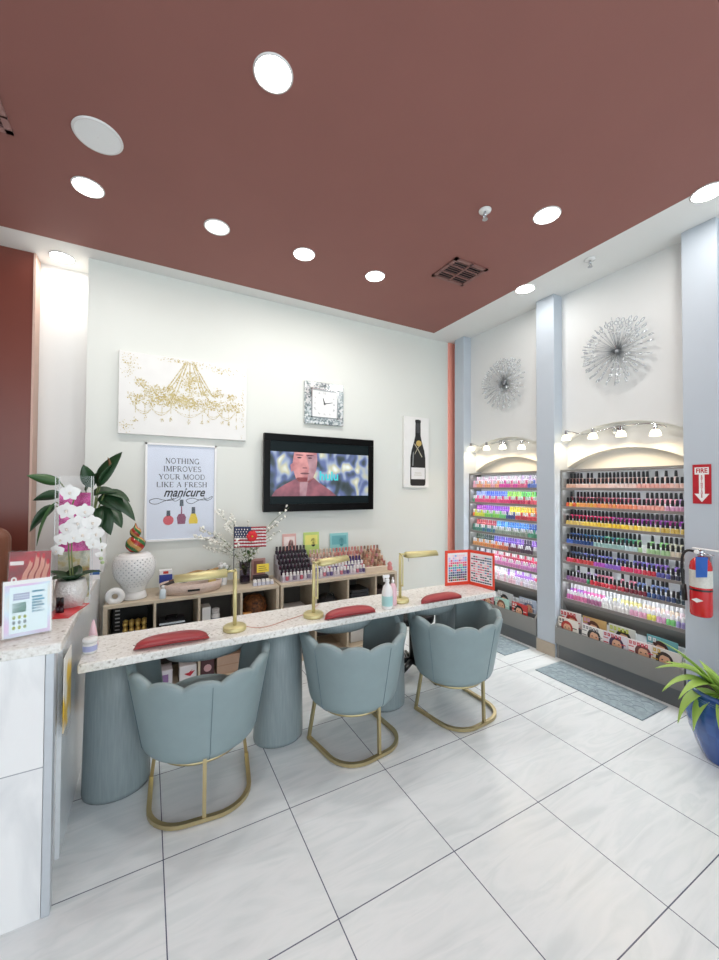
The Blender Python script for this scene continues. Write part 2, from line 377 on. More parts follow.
def vent(x, y, w, d, label, cm, dark):
    t = thing('ceiling_vent', label, 'vent', (x, y, CZ), 0, 'ceiling air vents')
    mb = MB()
    for a in ((-w/2, w/2, -d/2, -d/2+.03), (-w/2, w/2, d/2-.03, d/2), (-w/2, -w/2+.03, -d/2, d/2), (w/2-.03, w/2, -d/2, d/2)):
        mb.box(a[0], a[1], a[2], a[3], -.012, -.001)
    mb.box(-.008, .008, -d/2, d/2, -.012, -.001).box(-w/2, w/2, -d*.18-.006, -d*.18+.006, -.012, -.001).box(-w/2, w/2, d*.16-.006, d*.16+.006, -.012, -.001)
    mb.build('frame', cm, t)
    MB().box(-w/2+.02, w/2-.02, -d/2+.02, d/2-.02, -.003, -.0005).build('dark_opening', dark, t)
    for k in range(9):
        yy = -d/2+.045+(d-.09)*k/8
        MB().box(-w/2+.03, w/2-.03, yy-.008, yy+.008, -.009, -.006, rot=(R(25), 0, 0)).build('louvre', mat('louvre_paint', '#6d4c47', .6), t)
vent(2.35, 2.51, .36, .31, 'square mauve supply vent in ceiling near the right white border', mat('vent_paint', '#8a625b', .5), SOFTBLACK)
vent(-.83, 2.5, .36, .33, 'mauve vent cut by the left picture edge, left of the speaker', mat('vent_paint_light', '#a07a75', .5), mat('vent_hole', '#3a1f22', .7))
def sprinkler(x, y, label):
    t = thing('sprinkler_head', label, 'sprinkler', (x, y, CZ), 0, 'ceiling sprinklers')
    MB().lathe([(.02, -.001), (.042, -.003), (.04, -.01), (.018, -.014)], n=20).build('escutcheon', CERAM, t, True)
    MB().cyl((0, 0, -.012), (0, 0, -.04), .009).build('body', CHROME, t, True)
    MB().tube([(-.014, 0, -.03), (-.017, 0, -.05), (0, 0, -.062), (.017, 0, -.05), (.014, 0, -.03)], .003, 6).build('yoke', CHROME, t)
    MB().lathe([(.018, -.066), (.018, -.063), (.004, -.061)], n=14).build('deflector', DCHROME, t)
sprinkler(1.969, 1.86, 'white and chrome sprinkler head in the mauve ceiling')
sprinkler(3.143, 1.849, 'chrome sprinkler head in the white ceiling border by the racks')

# ------------------------------------------------------------------ back wall pictures
WY = 3.83
GOLD = noisemat('gold_leaf_print', [(.3, rgb('#b3a064')), (.6, rgb('#c6b77e')), (1, rgb('#d6cca4'))], 30, 3, .5)
GOLDP = mat('pale_gold_print', '#d8d0b4', .6, vary=.08)
t = thing('canvas_painting', 'wide white canvas with a faded gold chandelier, top left of the wall', 'painting', (.30, WY-.001, 2.04))
MB().box(-.525, .525, -.04, 0, 0, .70).build('canvas', CANV, t, bevel=.004)
mb = MB(); rnd = random.Random(3)
def cv(x, y): return (x, -.0413-rnd_d[0], y)
rnd_d = [0]
def dot(x, y, r, mi=0):
    n = 5; a0 = rnd.random()*6; rnd_d[0] = rnd.random()*.0009; mb.poly([cv(x+r*cos(a0+2*PI*k/n)*rnd.uniform(.6, 1.2), y+r*sin(a0+2*PI*k/n)*rnd.uniform(.6, 1.2)) for k in range(n)], mi)
def spray(x, y, w, h, n, r=.006):
    for _ in range(int(n*1.9)): dot(x+rnd.gauss(0, w/2), y+rnd.gauss(0, h/2), r*rnd.uniform(.4, 1.2), rnd.random() < .35)
def beads(p, q, sag, n, r=.004):
    for k in range(n+1):
        u = k/n; dot(p[0]+(q[0]-p[0])*u, p[1]+(q[1]-p[1])*u-sag*4*u*(1-u), r*rnd.uniform(.7, 1.2), rnd.random() < .25)
for dx in (-.035, -.018, 0, .018, .035): beads((.02+dx, .67), (.02+dx*5.5, .40), .0, 44, .0062)
for sx in (-1, 1):
    beads((.02+sx*.03, .67), (.02+sx*.22, .38), .05, 44, .0065)
    beads((.02+sx*.05, .66), (.02+sx*.16, .36), .05, 40, .006)
spray(.02, .50, .07, .08, 90, .008); spray(.02, .42, .05, .12, 60, .006)
for x, y in ((-.14, .41), (.14, .41), (-.36, .44), (.38, .40), (-.24, .40), (.26, .42), (-.30, .39)): spray(x, y, .05, .04, 36, .007)
for y, w in ((.335, .47), (.31, .46), (.28, .45)):
    for k in range(260): dot(.01+rnd.uniform(-w, w), y+rnd.gauss(0, .012), rnd.uniform(.003, .008), rnd.random() < .3)
spray(-.12, .33, .14, .06, 140, .009); spray(.02, .30, .3, .05, 120, .006)
for a, b in ((-.42, -.26), (-.3, -.12), (-.12, .15), (.14, .3), (.26, .42)): beads((a, .27), (b, .27), .09, 24, .0045); beads((a, .25), (b, .25), .05, 20, .004)
for x in (-.40, -.33, -.2, -.13, .13, .18, .3, .36, .43, .02): beads((x, .27), (x, .13+rnd.random()*.08), 0, 9, .0045); spray(x, .12+rnd.random()*.04, .015, .02, 8, .005)
spray(-.45, .6, .07, .12, 60, .005); spray(-.05, .675, .2, .02, 50, .005); spray(.3, .64, .2, .03, 40, .005); spray(.49, .3, .02, .3, 50, .004); spray(-.47, .06, .05, .05, 26, .005)
mb.v = [(max(-.515, min(.515, v[0])), v[1], max(.01, min(.69, v[2]))) for v in mb.v]
mb.build('chandelier_print', [GOLD, GOLDP], t, fix=False)

t = thing('framed_print', 'white framed quote poster about a fresh manicure above the shelf', 'framed print', (.268, WY-.001, 1.118))
fw, fh = .583, .86
mb = MB()
for a in ((-fw/2, fw/2, 0, .018), (-fw/2, fw/2, fh-.018, fh), (-fw/2, -fw/2+.018, 0, fh), (fw/2-.018, fw/2, 0, fh)): mb.box(a[0], a[1], -.028, 0, a[2], a[3])
mb.build('frame', CERAM, t, bevel=.002)
MB().box(-fw/2+.012, fw/2-.012, -.016, -.002, .012, fh-.012).build('poster', mat('poster_paper', '#d3dae8', .35, vary=.02), t)
def pf(x, y): return (x, -.0172, y)
mb = MB()
for txt, y, *s in (('NOTHING', .708, .047, .277), ('IMPROVES', .637, .047, .312), ('YOUR MOOD', .566, .045, .38), ('LIKE A FRESH', .497, .045, .415)): serif_text(mb, txt, s[0], .005, y, pf, s[1])
put_text(mb, 'manicure', .112, lambda x, y: (x+.02, -.0172, y+.425), shear=.4, xscale=.80, bold=.002)
def curl(p0, ang, n=40): pass
def spl(P, n=10):
    out = []
    for i in range(len(P)-1):
        p0, p1, p2, p3 = P[max(i-1, 0)], P[i], P[i+1], P[min(i+2, len(P)-1)]
        for k in range(n):
            u = k/n; out.append(tuple(.5*(2*p1[d]+(p2[d]-p0[d])*u+(2*p0[d]-5*p1[d]+4*p2[d]-p3[d])*u*u+(3*p1[d]-p0[d]-3*p2[d]+p3[d])*u**3) for d in range(len(p1))))
    return out+[P[-1]]
for P in ([(-.06, .375), (-.13, .355), (-.20, .327), (-.245, .335), (-.25, .36), (-.20, .375), (-.14, .36), (-.08, .36), (-.02, .388), (-.01, .375), (-.05, .35), (-.08, .37), (-.085, .40)],
          [(.21, .375), (.14, .355), (.09, .327), (.05, .335), (.04, .36), (.09, .375), (.14, .36), (.20, .36), (.255, .39), (.25, .37), (.215, .352), (.19, .37), (.185, .40)]):
    ribbon(mb, spl(P), .0045, pf)
mb.build('lettering', INK, t, fix=False)
mb = MB()
def bot(cx, z0, shape, cm, capz):
    mb.poly([pf(cx+x, z0+y) for x, y in shape], cm); mb.quad(pf(cx-.016, capz[0]), pf(cx+.016, capz[0]), pf(cx+.014, capz[1]), pf(cx-.014, capz[1]), 3)
bot(-.105, .14, [(.042*cos(a), .042+.042*sin(a)) for a in [2*PI*k/20 for k in range(20)]], 0, (.22, .268))
bot(0, .145, [(-.03, 0), (.03, 0), (.038, .06), (.022, .09), (-.022, .09), (-.038, .06)], 1, (.305, .362))
mb.quad(pf(-.006, .235), pf(.006, .235), pf(.004, .305), pf(-.004, .305), 1)
bot(.098, .145, [(-.035, 0), (.035, 0), (.038, .03), (.02, .09), (-.02, .09), (-.038, .03)], 2, (.235, .295))
mb.build('bottle_print', [cmat('#cf5660', .5), cmat('#8a4b66', .5), cmat('#e2c63c', .5), cmat('#4c5560', .5)], t, fix=False)
MB().quad((-fw/2+.012, -.019, .012), (fw/2-.012, -.019, .012), (fw/2-.012, -.019, fh-.012), (-fw/2+.012, -.019, fh-.012)).build('glass_pane', CLEAR, t)

t = thing('wall_clock', 'square clock with faceted mirrored border above the television', 'clock', (1.647, WY-.001, 2.262))
n = .45
CRY = noisemat('crushed_mirror', [(0, rgb('#6e7b80')), (.35, rgb('#aab6b8')), (.6, rgb('#dfe7e8')), (1, rgb('#ffffff'))], 55, 2, .12, 0, 'voronoi', metal=.55)
mb = MB()
for a in ((-n/2, n/2, 0, .075), (-n/2, n/2, n-.075, n), (-n/2, -n/2+.075, .075, n-.075), (n/2-.075, n/2, .075, n-.075)): mb.box(a[0], a[1], -.035, 0, a[2], a[3])
mb.build('mirror_border', CRY, t, bevel=.008)
mb = MB()
for a in ((-.155, .155, .07, .082), (-.155, .155, n-.082, n-.07), (-.155, -.143, .07, n-.07), (.143, .155, .07, n-.07)): mb.box(a[0], a[1], -.04, -.01, a[2], a[3])
mb.build('inner_rim', CHROME, t)
MB().box(-.145, .145, -.026, -.002, .08, n-.08).build('dial', SIGNWHITE, t)
mb = MB()
for k, rn in enumerate(['XII', 'I', 'II', 'III', 'IIII', 'V', 'VI', 'VII', 'VIII', 'IX', 'X', 'XI']):
    a = PI/2-2*PI*k/12; rr = .115/max(abs(cos(a)), abs(sin(a)))*.92 if k % 3 else .11
    rr = min(rr, .125)
    b = a-PI/2
    put_text(mb, rn, .036, lambda x, y: (rr*cos(a)+x*cos(b)-y*sin(b), -.027, .225+rr*sin(a)+x*sin(b)+y*cos(b)), xscale=.8)
mb.build('numerals', mat('numeral_grey', '#8a9094', .5), t, fix=False)
for nm, L, w, a in (('hour_hand', .062, .014, 108), ('minute_hand', .095, .009, 13)):
    c, s_ = cos(R(a)), sin(R(a)); mb = MB(); z0 = .225
    mb.add([(-.012*c-w/2*s_, -.029, z0-.012*s_+w/2*c), (-.012*c+w/2*s_, -.029, z0-.012*s_-w/2*c), (L*c+w/4*s_, -.029, z0+L*s_-w/4*c), (L*c-w/4*s_, -.029, z0+L*s_+w/4*c)], [(0, 1, 2, 3)])
    mb.build(nm, INK, t, solid=.002)

t = thing('television', 'black flat screen television mounted on the back wall', 'television', (1.605, WY-.07, 1.352))
w, h = 1.235, .775
mb = MB()
for a in ((-w/2, w/2, 0, .075), (-w/2, w/2, h-.07, h), (-w/2, -w/2+.062, .07, h-.07), (w/2-.062, w/2, .07, h-.07)): mb.box(a[0], a[1], -.02, .03, a[2], a[3])
mb.build('bezel', mat('gloss_black', '#060607', .3, spec=.12), t, bevel=.004)
MB().box(-w/2+.05, w/2-.05, -.008, .028, .06, h-.06).build('panel', mat('screen_dark', '#0d1517', .3, emit=.5, spec=.1), t)
MB().box(-.25, .25, .03, .068, .2, .6).build('wall_bracket', BLACK, t)
def tv(x, y): return (x, -.009, y)
PIC = noisemat('blurred_picture', [(.25, rgb('#16211d')), (.40, rgb('#36424a')), (.50, rgb('#525f88')), (.57, rgb('#8592a8')), (.64, rgb('#a9a88c')), (.75, rgb('#cdd3d6'))], 6, 1, .5, .3, emit=.36, stretch=(1.4, 1, 1))
sx0, sx1, sy0, sy1 = -w/2+.065, w/2-.065, .155, .60
MB().quad(tv(sx0, sy0), tv(sx1, sy0), tv(sx1, sy1), tv(sx0, sy1)).build('picture', PIC, t)
mb = MB()
def tv2(x, y): return (x, -.0100, y)
def tv3(x, y): return (x, -.0108, y)
hx = -.20
mb.poly([tv2(hx-.34, sy0), tv2(hx-.30, sy0+.06), tv2(hx-.2, sy0+.12), tv2(hx-.10, sy0+.17), tv2(hx-.07, sy0+.19), tv2(hx+.10, sy0+.19), tv2(hx+.16, sy0+.14), tv2(hx+.3, sy0+.05), tv2(hx+.36, sy0)], 0)
mb.poly([tv2(hx-.11, sy1), tv2(hx-.125, .5), tv2(hx-.12, .42), tv2(hx-.09, .33), tv2(hx-.03, .275), tv2(hx+.03, .275), tv2(hx+.09, .33), tv2(hx+.13, .42), tv2(hx+.14, .52), tv2(hx+.135, sy1)], 1)
mb.poly([tv2(hx-.15, .47), tv2(hx-.125, .49), tv2(hx-.12, .41), tv2(hx-.14, .40)], 1)
mb.poly([tv3(hx+.02, .58), tv3(hx+.135, .58), tv3(hx+.13, .42), tv3(hx+.09, .34), tv3(hx+.03, .30), tv3(hx+.05, .44)], 2)
for ex in (-.055, .06):
    mb.poly([tv3(hx+ex+.024*cos(a), .545+.007*sin(a)) for a in [2*PI*k/12 for k in range(12)]], 3)
    mb.poly([tv3(hx+ex+.045*cos(a), .572+.006*sin(a)) for a in [2*PI*k/12 for k in range(12)]], 4)
mb.poly([tv3(hx-.022, .437), tv3(hx+.03, .437), tv3(hx+.028, .447), tv3(hx-.02, .447)], 4)
mb.poly([tv3(hx+.005+.05*cos(a), .385+.010*sin(a)) for a in [2*PI*k/12 for k in range(12)]], 4)
mb.poly([tv3(hx-.05, .30), tv3(hx+.04, .30), tv3(hx+.02, sy0), tv3(hx-.05, sy0)], 2)
mb.build('figure_picture', [noisemat('tv_shirt', [(.3, rgb('#5d3a45')), (.7, rgb('#8f5660'))], 9, 2, emit=.4), noisemat('tv_face', [(.3, rgb('#8a5259')), (.7, rgb('#bd8683'))], 7, 3, emit=.4),
    noisemat('tv_face_shade', [(.3, rgb('#7a5560')), (.7, rgb('#a07f84'))], 9, 2, emit=.38), cmat('#3b2a30', emit=.1), cmat('#6a454c', emit=.25)], t, fix=False)
mb = MB(); put_text(mb, 'hulu', .13, lambda x, y: (x+.075, -.0118, y+.36), bold=.003)
mb.build('lettering', mat('tv_cyan', '#35b9bf', .5, emit=.3, vary=0), t, fix=False)

t = thing('canvas_print', 'tall narrow white canvas of a dark champagne bottle', 'painting', (2.858, WY-.001, 1.60))
w, h = .37, .855
MB().box(-w/2, w/2, -.04, 0, 0, h).build('canvas', CANV, t, bevel=.003)
def cb(x, y): return (x+.018, -.0412, y)
def cb2(x, y): return (x+.018, -.0420, y)
def cb3(x, y): return (x+.018, -.0428, y)
side = [(.11, .03), (.115, .06), (.112, .36), (.095, .45), (.06, .55), (.04, .63), (.038, .78), (.044, .80), (.04, .82), (.0, .825)]
mb = MB(); mb.poly([cb(x, y) for x, y in [(.09, .02)]+side+[(-x, y) for x, y in reversed(side[:-1])]+[(-.09, .02)]], 0)
mb.quad(cb2(-.10, .10), cb2(.105, .10), cb2(.105, .24), cb2(-.10, .24), 1)
mb.poly([cb2(-.085, .26), cb2(-.07, .26), cb2(-.062, .44), cb2(-.078, .41)], 2)
mb.poly([cb2(-.03, .66), cb2(.03, .66), cb2(.03, .78), cb2(-.03, .78)], 3)
mb.poly([cb3(.012+.042*cos(a), .535+.036*sin(a)) for a in [2*PI*k/20 for k in range(20)]], 4)
ribbon(mb, [(-.055, .53), (0, .46), (.06, .37)], .012, cb3, 5); ribbon(mb, [(-.05, .40), (-.01, .47), (.045, .53)], .008, cb3, 5)
ribbon(mb, [(-.05, .175), (.05, .175)], .006, cb3, 5); ribbon(mb, [(-.06, .15), (.06, .15)], .005, cb3, 5)
mb.build('bottle_print', [cmat('#101214', .5), cmat('#e3e2e2', .5), cmat('#8a8d90', .5), cmat('#3d3d40', .5), cmat('#c9ad62', .5), cmat('#b9b39e', .5)], t, fix=False)

# ------------------------------------------------------------------ reception counter
t = thing('reception_counter', 'tall marble tiled reception counter with speckled quartz top at left', 'counter', (-.268, 1.82, 0))
MB().box(-1.9, -.061, .025, .28, 0, .98).build('front_panel', COUNTERM, t)
MB().box(-.24, -.045, .281, 1.80, 0, .98).build('side_panel', mat('side_laminate', '#e9eef2', .2), t)
MB().box(-.060, -.032, .022, .06, 0, .98).build('corner_trim', mat('trim_alu', '#c3c9cf', .3, .3), t, bevel=.004)
MB().box(-1.9, -.006, -.02, .26, .981, 1.02).box(-.26, -.006, .2601, 1.80, .981, 1.02).build('countertop', QUARTZ, t, bevel=.006)
t = thing('leaflet_holder', 'clear wall holder with yellow leaflets on the counter side', 'leaflet holder', (-.312, 2.115, .56))
MB().box(.0005, .003, -.10, .10, 0, .34).box(.028, .030, -.10, .10, 0, .22).box(.003, .028, -.10, .10, 0, .003).box(.003, .028, -.10, -.098, .003, .22).build('pocket', CLEAR, t)
t2 = thing('leaflet', 'yellow and white leaflet in the counter side holder', 'leaflet', (-.300, 2.115, .564))
MB().box(0, .004, -.085, .085, 0, .31).build('sheet', noisemat('yellow_leaflet', [(.40, rgb('#e9e7df')), (.48, rgb('#e8c23c')), (.6, rgb('#e3b62c')), (.7, rgb('#efe9d8'))], 5, 1, .4, 0, 'noise', stretch=(1, 1.2, .9), interp='LINEAR'), t2)

def card_stand(name, label, cat, loc, rz, w, h, tilt, artfn, artmats, back=CLEAR):
    t = thing(name, label, cat, loc, rz)
    e = Euler((-tilt, 0, 0)).to_matrix()
    def P(x, y, d=0): return tuple(e @ Vector((x, d, y)))
    mb = MB()
    def slab(x0, x1, y0, y1, d0, d1):
        v = [P(x, y, d) for x in (x0, x1) for d in (d0, d1) for y in (y0, y1)]
        mb.add(v, [(0, 1, 3, 2), (4, 6, 7, 5), (0, 4, 5, 1), (2, 3, 7, 6), (0, 2, 6, 4), (1, 5, 7, 3)])
    slab(-w/2-.004, w/2+.004, 0, h+.004, -.003, -.001); slab(-w/2-.004, w/2+.004, 0, h+.004, .003, .005)
    mb.box(-w/2-.004, w/2+.004, -.001, .06, 0, .003)
    mb.build('holder', back, t)
    mb = MB(); slab(-w/2, w/2, .006, h, -.0005, .002); mb.build('sheet', PAPER, t)
    mb = MB(); artfn(mb, lambda x, y: P(x, y, -.0008), lambda x, y: P(x, y, -.0013)); mb.build('printed_art', artmats, t, fix=False)
    return t
def art_price(mb, p, q):
    w, h = .135, .20
    mb.quad(p(-w/2, .006), p(w/2, .006), p(w/2, h), p(-w/2, h), 0)
    mb.quad(q(-w/2+.014, .02), q(w/2-.008, .02), q(w/2-.008, h-.008), q(-w/2+.014, h-.008), 1)
    for k in range(3): 
        for j in range(8): mb.quad(*[q(-.042+j*.006+dx, .160-k*.009+dy) for dx, dy in ((0, 0), (.0045, 0), (.0045, .006), (0, .006))], 2)
    for k in range(7): mb.quad(*[q(.012+dx, .164-k*.011-.01*(k > 0)+dy) for dx, dy in ((0, 0), (.038-.006*(k % 2), 0), (.038-.006*(k % 2), .007), (0, .007))], 3)
    mb.quad(q(-.045, .095), q(-.005, .095), q(-.005, .132), q(-.045, .132), 4)
    for k in range(3):
        for j in range(3): mb.poly([q(-.04+k*.016+.005*cos(a), .078-j*.019+.007*sin(a)) for a in [2*PI*i/10 for i in range(10)]], 5+j % 2)
card_stand('price_card', 'pastel price card in clear stand at the counter front', 'sign', (-.398, 1.925, 1.0205), R(14), .145, .215, R(9), art_price,
    [noisemat('pastel_edge', [(.3, rgb('#dfb6dc')), (.5, rgb('#cfe3ef')), (.7, rgb('#f0e6c8'))], 7, 1), cmat('#dff0f4', .5), cmat('#8f86c8', .5), cmat('#6ab9d6', .5), noisemat('green_swatch', [(.4, rgb('#56b79a')), (.6, rgb('#a5dcc4'))], 40, 2), cmat('#cbd97a', .5), cmat('#a9b9bd', .5)])
def art_hand(mb, p, q):
    w, h = .15, .285
    mb.quad(p(-w/2, .006), p(w/2, .006), p(w/2, h), p(-w/2, h), 0)
    for k in range(4):
        x0, x1, y1 = -.020+k*.0235, (.004, .026, .046, .062)[k], (.244, .264, .258, .232)[k]
        P = spl([(x0, .13), (x0+.004, .18), ((x0+x1)/2+.006, .215), (x1, y1)], 5)
        ribbon(mb, P, [.021-.009*(i/(len(P)-1))**1.5 for i in range(len(P))], lambda x, y: tuple(Vector(q(x, y))+Vector((0, -.0001*k, 0))), 1)
        mb.poly([tuple(Vector(q(x1+.006*cos(a), y1+.006*sin(a)))+Vector((0, -.0005, 0))) for a in [2*PI*i/10 for i in range(10)]], 1)
        ribbon(mb, [(x+.009, y) for x, y in P[:12]], .002, lambda x, y: tuple(Vector(q(x, y))+Vector((0, -.0007, 0))), 4)
        mb.poly([tuple(Vector(q(x1+.002+.0055*cos(a), y1+.004+.013*sin(a)))+Vector((0, -.0009, 0))) for a in [2*PI*i/10 for i in range(10)]], 2)
    mb.poly([q(-.03, .10), q(.07, .09), q(.073, .15), q(.052, .165), q(-.028, .16)], 1)
    put_text(mb, 'I', .06, lambda x, y: q(-.050+y*1.0, .235+x*1.2), 3, bold=.004); put_text(mb, 'c', .05, lambda x, y: q(-.052+y*.8, .165-x), 3, bold=.002)
card_stand('hand_poster', 'red poster of manicured hands standing behind the price card', 'sign', (-.46, 2.22, 1.0205), R(-6), .15, .285, R(5), art_hand,
    [noisemat('red_poster', [(.35, rgb('#7a0f1a')), (.6, rgb('#b01c28')), (.8, rgb('#c93a42'))], 14, 3), cmat('#d99a88', .5), cmat('#c8142a', .3), cmat('#f0e9e6', .5), cmat('#a8584c', .5)])
t = thing('red_brochure', 'red glossy brochure lying flat below the orchid pot', 'brochure', (-.325, 2.24, 1.0205), R(-14))
MB().box(-.052, .058, -.12, .10, 0, .003).build('cover', noisemat('red_brochure_cover', [(.35, rgb('#c3202a')), (.6, rgb('#e0444a')), (.75, rgb('#f08a84'))], 9, 2, .3), t)
mb = MB(); put_text(mb, 'SNS', .03, lambda x, y: (.03+x, .06+y, .0035), bold=.001); mb.build('lettering', PAPER, t, fix=False)
for k, (x, y) in enumerate(((-.352, 2.215), (-.336, 2.205))):
    t = thing('polish_bottle', ('black capped small bottle before the orchid pot, left one', 'black capped small bottle before the orchid pot, right one')[k], 'nail polish', (x, y, 1.0236), 0, 'bottles before the orchid')
    MB().lathe([(.008, 0), (.009, .002), (.009, .022), (.004, .028)], n=12).build('glass_body', cmat('#3a1c26', .15), t, True)
    MB().lathe([(.0075, .0281), (.007, .066), (.005, .068)], n=12).build('cap', BLACK, t, True)

# acrylic case with magenta panel
t = thing('acrylic_case', 'tall clear acrylic case behind the white orchid', 'display case', (-.326, 2.44, 1.0205))
mb = MB()
W2, D2, Hh = .073, .045, .63
mb.box(-W2, W2, -D2, D2, 0, .004)
for a in ((-W2, -W2+.003, -D2, D2), (W2-.003, W2, -D2, D2), (-W2+.003, W2-.003, -D2, -D2+.003), (-W2+.003, W2-.003, D2-.003, D2)): mb.box(a[0], a[1], a[2], a[3], .004, Hh)
mb.build('panes', CLEAR, t)
mb = MB()
for x in (-W2, W2):
    for y in (-D2, D2): mb.box(x-.0015, x+.0015, y-.0015, y+.0015, 0, Hh)
mb.build('polished_edge', mat('acrylic_edge', '#d5dcda', .2), t)
t = thing('floral_panel', 'magenta flower panel inside the clear acrylic case', 'panel', (-.326, 2.45, 1.025))
MB().box(-.066, .066, 0, .004, 0, .54).build('board', noisemat('magenta_flowers', [(.3, rgb('#8e1a5e')), (.5, rgb('#c93a92')), (.62, rgb('#e76bb4')), (.8, rgb('#9a8f45'))], 14, 3, .5), t)

MB().box(-.066, .066, -.003, -.0005, 0, .24).build('lower_print', noisemat('olive_flowers', [(.35, rgb('#9aa08a')), (.5, rgb('#c9c7b4')), (.62, rgb('#b9a860')), (.75, rgb('#a8568a'))], 18, 3, .5), t)
# ------------------------------------------------------------------ leaves
def leaf(mb, base, direc, L, W, droop, mi=0, twist=0, fold=.25, n=8, prof=None):
    d = Vector(direc).normalized(); up = Vector((0, 0, 1)); side = d.cross(up)
    side = side.normalized() if side.length > 1e-3 else Vector((1, 0, 0))
    if twist: side = Matrix.Rotation(twist, 3, d) @ side
    p = Vector(base); vs = []; cur = d.copy()
    for i in range(n+1):
        u = i/n
        wv = W*(prof(u) if prof else (sin(PI*min(1, u**.75*.98+.02)))**.8)
        nn = side.cross(cur).normalized()
        vs += [p-side*wv+nn*fold*wv, p, p+side*wv+nn*fold*wv]
        cur = (cur+Vector((0, 0, -droop/n))).normalized(); p = p+cur*L/n
    fs = []
    for i in range(n):
        a = 3*i; fs += [(a, a+1, a+4, a+3), (a+1, a+2, a+5, a+4)]
    mb.add(vs, fs, mi)
# orchid
t = thing('orchid_plant', 'white orchid in hammered silver pot on the counter', 'plant', (-.318, 2.315, 1.0205))
MB().lathe([(.042, 0), (.05, .005), (.064, .05), (.066, .08), (.058, .125), (.05, .132), (.046, .126), (.05, .10)], n=28, cap=False).build('pot', mat('hammered_silver', '#d9d9d6', .3, .3, .05, 90, .6), t, True)
MB().lathe([(.048, .11), (.001, .113)], n=20, cap=False).build('moss', SOIL, t)
for az, L, W, dr in ((12, .13, .04, .9), (165, .12, .042, .5), (-50, .11, .036, .6), (-120, .12, .04, .8), (80, .12, .035, .4)):
    mb = MB(); leaf(mb, (0, 0, .115), (cos(R(az)), sin(R(az)), .9), L, W, dr); mb.build('leaf', GREEN, t, True, solid=.003)
P = spl([(0, 0, .11), (-.012, 0, .25), (-.01, -.005, .38), (.0, -.02, .48), (.02, -.035, .545)]); MB().tube(P, .0035, 6).build('flower_stem', STEM, t, True)
P2 = spl([(.01, 0, .11), (.0, -.01, .28), (.02, -.025, .40), (.07, -.03, .42), (.11, -.04, .36), (.125, -.04, .26)]); MB().tube(P2, .003, 6).build('flower_stem', STEM, t, True)
def orchid_flower(par, c, r, rz, tilt):
    o = thing('x', '', '') if False else None
    mb = MB()
    for k in range(5):
        a = PI/2+2*PI*k/5; wide = (.38, .55, .36, .36, .55)[k]; L = r*(1, 1.05, .95, .95, 1.05)[k]
        pts = []
        for i in range(9):
            u = i/8; pts.append((u*L, wide*L*(sin(PI*u**.8))**.7, -.12*L*u*u))
        vs = []; 
        for x, w_, d in pts:
            for sgn in (-1, 1):
                px, pz = x*cos(a)-sgn*w_*sin(a), x*sin(a)+sgn*w_*cos(a); vs.append((px, d*-1+(.003 if k % 2 else 0), pz))
        mb.add(vs, [(2*i, 2*i+1, 2*i+3, 2*i+2) for i in range(8)])
    f = mb.build('flower', PETAL, par, True, loc=c, rot=(tilt, 0, rz), fix=False)
    MB().ball((0, -.008, 0), r*.14, 8, 0, (1, 1, 1.3)).build('flower_centre', mat('orchid_centre', '#e6dcd2', .5), f, True)
for c, r, rz, ti in (((-.005, -.05, .545), .042, 0, .1), ((-.015, -.055, .46), .044, -.2, 0), ((.055, -.06, .455), .042, .3, .15), ((.03, -.065, .40), .043, 0, .1), ((.085, -.06, .40), .042, .4, 0),
    ((-.01, -.06, .375), .04, -.3, .1), ((.05, -.07, .345), .044, .1, .1), ((.10, -.06, .345), .04, .4, .2), ((-.035, -.05, .325), .034, -.3, .2), ((.015, -.065, .335), .036, 0, .2),
    ((.09, -.06, .30), .03, .2, .2), ((-.05, -.045, .275), .032, -.4, .3), ((.125, -.05, .285), .022, .3, .2), ((.115, -.05, .245), .017, .3, .3)): orchid_flower(t, c, r, rz, ti)
for z, x in ((.225, .122), (.205, .128)): MB().ball((x, -.04, z), .009, 8).build('bud', mat('bud_green', '#a7b98a', .5), t, True)
# peace lily
rs0 = random.Random(4)
t = thing('lily_plant', 'leafy dark green potted plant at the far end of the counter', 'plant', (-.325, 3.12, 1.0205))
MB().lathe([(.06, 0), (.075, .01), (.085, .12), (.09, .26), (.093, .27), (.085, .272), (.08, .25)], n=28, cap=False).build('pot', CERAM, t, True)
MB().lathe([(.083, .24), (.001, .245)], n=20, cap=False).build('soil', SOIL, t)
LV = [(97, 487, 118, 455, .3, .072, .3), (92, 488, 85, 468, .3, .055, .4), (91, 496, 114, 490, .9, .06, -.2), (103, 497, 133, 521, 1.3, .066, .2), (104, 494, 129, 500, 1.0, .06, -.4),
    (99, 507, 108, 534, 1.3, .062, .2), (104, 509, 119, 529, 1.2, .06, -.2), (60, 484, 34, 477, .2, .04, .7), (60, 497, 38, 498, .9, .048, .3), (58, 502, 47, 539, 1.2, .05, -.3), (57, 506, 38, 528, 1.0, .048, .2),
    (97, 500, 121, 511, 1.2, .066, .1), (93, 510, 100, 526, 1.2, .055, 0), (86, 492, 96, 474, .4, .06, -.3), (100, 484, 110, 466, .3, .06, -.5), (78, 500, 66, 492, .8, .05, .2)]
for k, (u0, v0, u1, v1, dr, W, tw) in enumerate(LV):
    f = lambda u, v: Vector(((u-90.7)*.0056, 0, (530-v)*.0066+.292))
    b = f(u0, v0); e = f(u1, v1); b.y = rs0.uniform(-.07, .05); e.y = b.y-.04
    d = e-b; L = d.length*1.12; d.z += L*dr*.42
    MB().tube(spl([(0, 0, .24), (b.x*.45, b.y*.5, .24+(b.z-.24)*.6), tuple(b)]), .004, 6).build('stalk', STEM, t, True)
    mb = MB(); leaf(mb, b, d, L, W*.82, dr*1.05, 0, tw+PI/2*.55)
    mb.build('leaf', GREEN if k not in (7, 9) else GREEN2, t, True, solid=.002)
